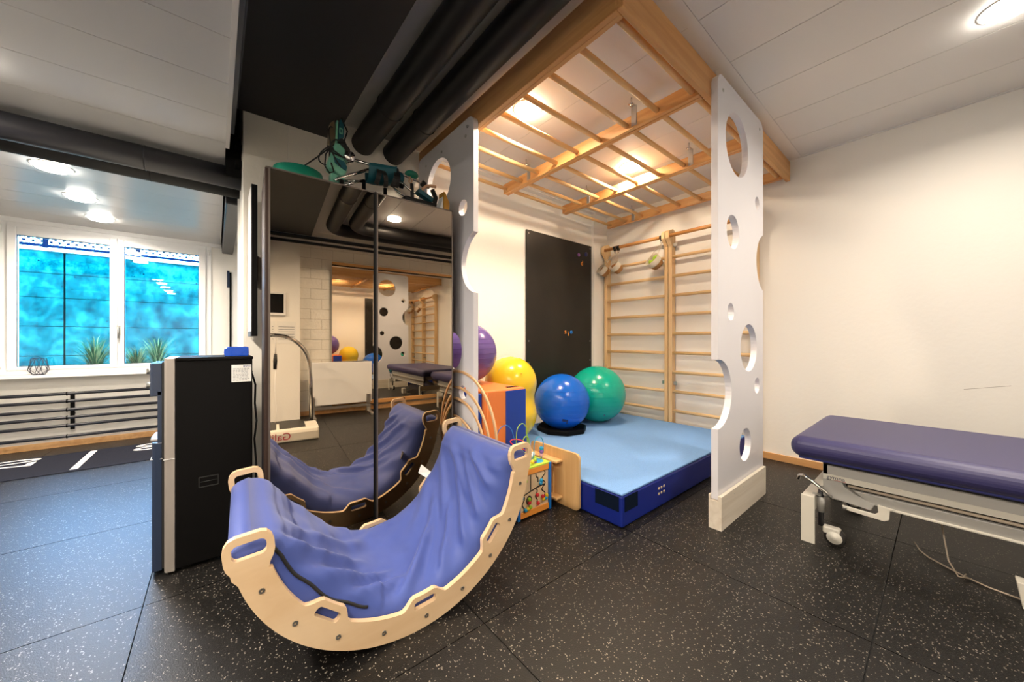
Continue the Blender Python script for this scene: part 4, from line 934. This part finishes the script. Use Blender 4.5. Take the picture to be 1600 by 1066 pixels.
for s_ in (2.98, 3.20):
    for a_, b_ in ((0.46, -0.70), (-1.38, -0.25)):
        obj('lift_arm', MB().bar((s_, a_, 0.225), (s_, b_, 0.37), 0.03, 0.05), 'grey_metal', tb, 0.004)
obj('end_rail', B(2.65, 3.50, 0.410, 0.432, 0.385, 0.474), 'grey_metal', tb, 0.003); obj('far_rail', B(3.46, 3.50, -1.50, 0.41, 0.385, 0.474), 'grey_metal', tb, 0.003); obj('end_rail', B(2.65, 3.50, -1.50, -1.478, 0.385, 0.474), 'grey_metal', tb, 0.003)
obj('foot_pedal', MB().plate([(-0.205, 0.112), (-0.305, 0.105), (-0.31, 0.0), (-0.222, 0.0)], [], lambda u, v, w: (2.66 + w, u, v), 0.07), 'cream', tb, 0.004)
cbp = MB().tube([(2.90, 0.02, 0.30), (2.86, 0.00, 0.20), (2.80, -0.02, 0.06), (2.76, -0.05, 0.012), (2.79, -0.09, 0.008)], 0.0034, 8)
cbp.tube([(3.02, 0.10, 0.02), (2.95, 0.075, 0.008), (2.90, 0.045, 0.006), (2.85, -0.01, 0.006), (2.80, -0.07, 0.006), (2.76, -0.14, 0.006), (2.74, -0.24, 0.006), (2.76, -0.5, 0.006)], 0.0034, 8); cbp.tube([(2.80, -0.075, 0.02), (2.775, -0.065, 0.01)], 0.003, 6)
tag(obj('power_cord', cbp, 'cable'), 'beige cord lying on the floor under the treatment table', 'cord')

# ================================================================== WINDOW SIDE
rd = thing('tube_radiator', 'black horizontal tube radiator below the window', 'radiator', (-1.2, 6.02, 0.1))
for z in (0.583, 0.502, 0.410, 0.325, 0.240, 0.124):
    obj('tube', MB().tube([(XLEFT + 0.1, 6.02, z), (0.05, 6.02, z)], 0.0165, 14), 'rad', rd)
for x in (-2.5, -1.205, -0.02):
    br = obj('bracket', B(x - 0.016, x + 0.016, 6.037, 6.052, 0.19, 0.60), 'black', rd, 0.002); obj('wall_peg', B(x - 0.01, x + 0.01, 6.05, YW - 0.002, 0.35, 0.37), 'black', br)
    cl2 = MB()
    for z in (0.583, 0.502, 0.410, 0.325, 0.240, 0.124): cl2.lathe([(0.0172, x - 0.038), (0.0215, x - 0.038), (0.0215, x - 0.028), (0.0172, x - 0.028)], 14, (0, 6.02, z), 'X')
    obj('tube_clip', cl2, 'black', rd)
# wire lantern on the sill
ln_ = thing('wire_lantern', 'small faceted black wire lantern standing on the window sill', 'lantern', (-1.425, 6.01, 0.795))
def ringp(r, z, a0, n=6): return [(-1.425 + r * math.cos(R_(a0) + 2 * PI * k / n), 6.01 + 0.85 * r * math.sin(R_(a0) + 2 * PI * k / n), z) for k in range(n)]
r0, r1, r2 = ringp(0.042, 0.803, 0), ringp(0.074, 0.850, 30), ringp(0.050, 0.970, 0)
m = MB()
for a in (r0, r2): m.tube(a, 0.0030, 6, closed=True)
for k in range(6):
    for p in (r0[k], r0[(k + 1) % 6], r2[k], r2[(k + 1) % 6]): m.tube([r1[k], p], 0.0024, 6)
obj('wire_cage', m, 'wire', ln_)
obj('base_plate', MB().add([(-1.425, 6.01, 0.7965)] + [(p[0], p[1], 0.7965) for p in r0] + [(-1.425, 6.01, 0.803)] + r0, [(0, (k + 1) % 6 + 1, k + 1) for k in range(6)] + [(7, k + 8, (k + 1) % 6 + 8) for k in range(6)] + [(k + 1, (k + 1) % 6 + 1, (k + 1) % 6 + 8, k + 8) for k in range(6)]), 'wire', ln_)
# running track mat
tk = thing('track_runner', 'dark carpet running track strip with white metre numbers along the radiator', 'track', (-1.2, 5.28, 0))
obj('carpet', B(XLEFT + 0.1, 0.95, 4.885, 5.675, 0.0, 0.006), 'track', tk)
for x in (-2.98, -1.98, -0.98, 0.02): obj('metre_line', B(x - 0.024, x + 0.024, 4.945, 5.64, 0.006, 0.0072), 'trackwhite', tk)
for i, s_ in enumerate(('06', '07', '08')):
    xb = -2.665 + 1.0 * i
    o = text('metre_number', s_, 0.52, 'trackwhite', tk, frame((xb, 5.655, 0.0065), (0, -1, 0), (1, 0, 0)) @ Matrix.Diagonal((0.62, 1.0, 1.0, 1.0)), 0.0006)

# ================================================================== BEHIND THE CAMERA (seen in the mirrors)
wm = thing('wall_mirror', 'large mirror on the white block wall seen in the cabinet mirror', 'mirror', (2.142, YS + 0.035, 0.0), R_(-1.2))
obj('mirror_sheet', B(-1.138, 1.138, 0.0, 0.010, 0.17, 2.345), 'mirror2', wm); obj('bottom_rail', B(-1.138, 1.138, 0.0, 0.028, 0.105, 0.170), 'beamx', wm, 0.004)
obj('top_rail', B(-1.138, 1.138, 0.0, 0.018, 2.345, 2.362), 'black', wm, 0.003); obj('top_batten', B(-1.138, 1.138, 0.0, 0.022, 2.362, 2.405), 'beamx', wm, 0.003)
obj('cable_hole', MB().lathe([(0.001, 0.0295), (0.022, 0.0295), (0.022, 0.027)], 16, (0.0, 0, 0.138), 'Y'), 'black', wm)
vp = thing('vibration_platform', 'white vibration plate with curved chrome handrail seen in the mirror', 'machine', (0.29, -0.5, 0))
bd = MB().plate([(-0.29, 0.0), (-0.29, 0.10), (-0.31, 0.145), (-0.70, 0.145), (-0.76, 0.10), (-0.77, 0.0)], [], lambda u, v, w: (-0.12 + w, u, v), 0.80); obj('housing', bd, 'cream', vp, 0.02, 3)
for x in (0.0, 0.29): obj('step_plate', B(x, x + 0.26, -0.68, -0.37, 0.1445, 0.152), 'board', vp, 0.004)
text('maker_mark', 'Galileo', 0.115, 'ink_red', vp, frame((0.40, -0.2885, 0.035), (-1, 0, 0), (0, 0, 1)), 0.0008)
hr = MB().tube([(0.640, -0.82, 0.03), (0.635, -0.82, 0.60), (0.625, -0.82, 0.78)] + [(0.26 + 0.365 * math.cos(R_(a)), -0.82, 0.80 + 0.42 * math.sin(R_(a))) for a in range(10, 96, 8)] + [(0.10, -0.82, 1.225)], 0.024, 14); obj('handrail', hr, 'chrome', vp)
obj('rail_foot', B(0.58, 0.70, -0.88, -0.77, 0.0, 0.05), 'black', vp, 0.006)
hn = MB().tube([(0.255, -0.82, 1.205), (0.255, -0.82, 0.98)], 0.007, 8); hn.tube([(0.255, -0.82, 0.80), (0.25, -0.80, 0.55), (0.27, -0.79, 0.30), (0.25, -0.78, 0.152)], 0.004, 6)
obj('hanger_cord', hn, 'white', vp); obj('hand_switch', MB().tube([(0.255, -0.82, 0.99), (0.252, -0.82, 0.90), (0.25, -0.82, 0.80)], [0.016, 0.022, 0.018], 12), 'blackmatt', vp)
wp = thing('white_partition', 'low white folding panel on metal feet in front of the block wall', 'partition', (1.12, -1.68, 0))
obj('board', B(0.675, 1.575, -1.70, -1.665, 0.165, 0.82), 'white', wp, 0.004)
for x in (0.72, 1.52):
    f_ = MB(); f_.box(x - 0.03, x + 0.03, -1.665, -1.63, 0.03, 0.30); f_.box(x - 0.03, x + 0.03, -1.74, -1.34, 0.0, 0.035); obj('foot', f_, 'zinc', wp, 0.004)
obj('lower_bar', B(0.72, 1.52, -1.665, -1.64, 0.10, 0.14), 'zinc', wp)
ts = thing('wall_tablet', 'tablet in a white frame on the wall seen in the mirror', 'tablet', (0.25, -1.62, 1.5))
obj('frame', B(0.12, 0.382, -1.63, -1.60, 1.515, 1.85), 'white', ts, 0.006); obj('display', B(0.145, 0.357, -1.601, -1.598, 1.55, 1.82), 'screen', ts)
for i, (x0, x1) in enumerate(((0.20, 0.255), (0.275, 0.51))):
    p_ = thing('notice_sheet', ('narrow printed notice pinned below the tablet', 'wide printed notice pinned right of the narrow one below the tablet')[i], 'paper', (x0, -1.63, 1.11))
    p_.name = 'notice_sheet'
    obj('sheet', B(x0, x1, -1.629, -1.627, 1.115, 1.43), 'paper', p_)
    l_ = MB()
    for k in range(6): l_.box(x0 + 0.02, x1 - 0.02, -1.627, -1.6265, 1.35 - 0.035 * k, 1.357 - 0.035 * k)
    obj('print', l_, 'ink', p_)

# ================================================================== OUTSIDE
struct('ground', B(-7, 4, YW + 0.25, 9.4, 0.30, 0.55), 'soil')
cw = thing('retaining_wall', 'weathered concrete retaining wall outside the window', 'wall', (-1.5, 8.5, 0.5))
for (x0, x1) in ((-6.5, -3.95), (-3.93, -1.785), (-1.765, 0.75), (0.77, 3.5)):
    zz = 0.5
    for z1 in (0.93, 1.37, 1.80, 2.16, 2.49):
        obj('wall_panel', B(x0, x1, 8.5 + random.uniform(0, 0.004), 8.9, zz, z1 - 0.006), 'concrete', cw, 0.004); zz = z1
obj('coping', B(-6.5, 3.5, 8.47, 8.92, 2.49, 2.53), 'cap', cw, 0.005)
fc = thing('mesh_fence', 'diamond mesh fence with posts on top of the concrete wall', 'fence', (-1.5, 8.7, 2.53))
obj('bottom_rail', MB().tube([(-6.5, 8.7, 2.60), (3.5, 8.7, 2.60)], 0.024, 8), 'fence', fc); obj('top_rail', MB().tube([(-6.5, 8.7, 3.70), (3.5, 8.7, 3.70)], 0.024, 8), 'fence', fc)
for k in range(10): obj('post', MB().tube([(-5.92 + 0.98 * k, 8.7, 2.53), (-5.92 + 0.98 * k, 8.7, 3.75)], 0.030, 10), 'fence', fc)
ms = MB()
for k in range(150):
    x = -7.6 + 0.075 * k
    ms.bar((x, 8.7, 2.60), (x + 0.9, 8.7, 3.70), 0.008, 0.008); ms.bar((x + 0.9, 8.703, 2.60), (x, 8.703, 3.70), 0.008, 0.008)
for i in range(60):
    for j in range(9):
        x, z = -3.9 + 0.085 * i + 0.0425 * (j % 2), 2.66 + 0.045 * j
        ms.bar((x - 0.016, 8.70, z), (x + 0.016, 8.70, z), 0.016, 0.030)
tag(obj('wire_mesh', ms, 'fence', fc), kind='stuff')
random.seed(11)
def tuft(x, y, h, n, label):
    t = thing('grass_tuft', label, 'grass', (x, y, 0.55), group='ornamental grasses outside')
    for part, cnt, m_ in (('green_blades', n, 'grass'), ('dry_blades', n // 2, 'grass_dry')):
        m = MB()
        for k in range(cnt):
            a = random.uniform(0, 2 * PI); L = h * random.uniform(0.55, 1.1); sp = random.uniform(0.10, 0.42) * h; w = random.uniform(0.005, 0.010)
            pts = [Vector((x + sp * (u ** 1.8) * math.cos(a), y + 0.6 * sp * (u ** 1.8) * math.sin(a), 0.55 + L * (u - 0.38 * u ** 3))) for u in (0, .25, .5, .75, 1)]
            sd_ = Vector((-math.sin(a), math.cos(a), 0)); vs = []
            for i, p in enumerate(pts): vs += [p - sd_ * w * (1 - i / 4.2), p + sd_ * w * (1 - i / 4.2)]
            m.add(vs, [(2 * i, 2 * i + 1, 2 * i + 3, 2 * i + 2) for i in range(4)])
        tag(obj(part, m, m_, t), kind='stuff')
tuft(-1.33, 7.72, 1.0, 150, 'grass tuft outside behind the left window sash, by the mullion'); tuft(-0.85, 7.12, 0.80, 150, 'grass tuft outside behind the right window sash, next to the mullion'); tuft(-0.73, 8.12, 1.0, 130, 'grass tuft outside at the foot of the concrete, right of the others')
# scuff marks on the right wall
t = obj('scuff_mark', MB().bar((XR - 0.0005, -0.10, 0.80), (XR - 0.0005, -0.30, 0.845), 0.004, 0.0008, (1, 0, 0)), 'wall_scuff', bpy.data.objects['wall_right'])
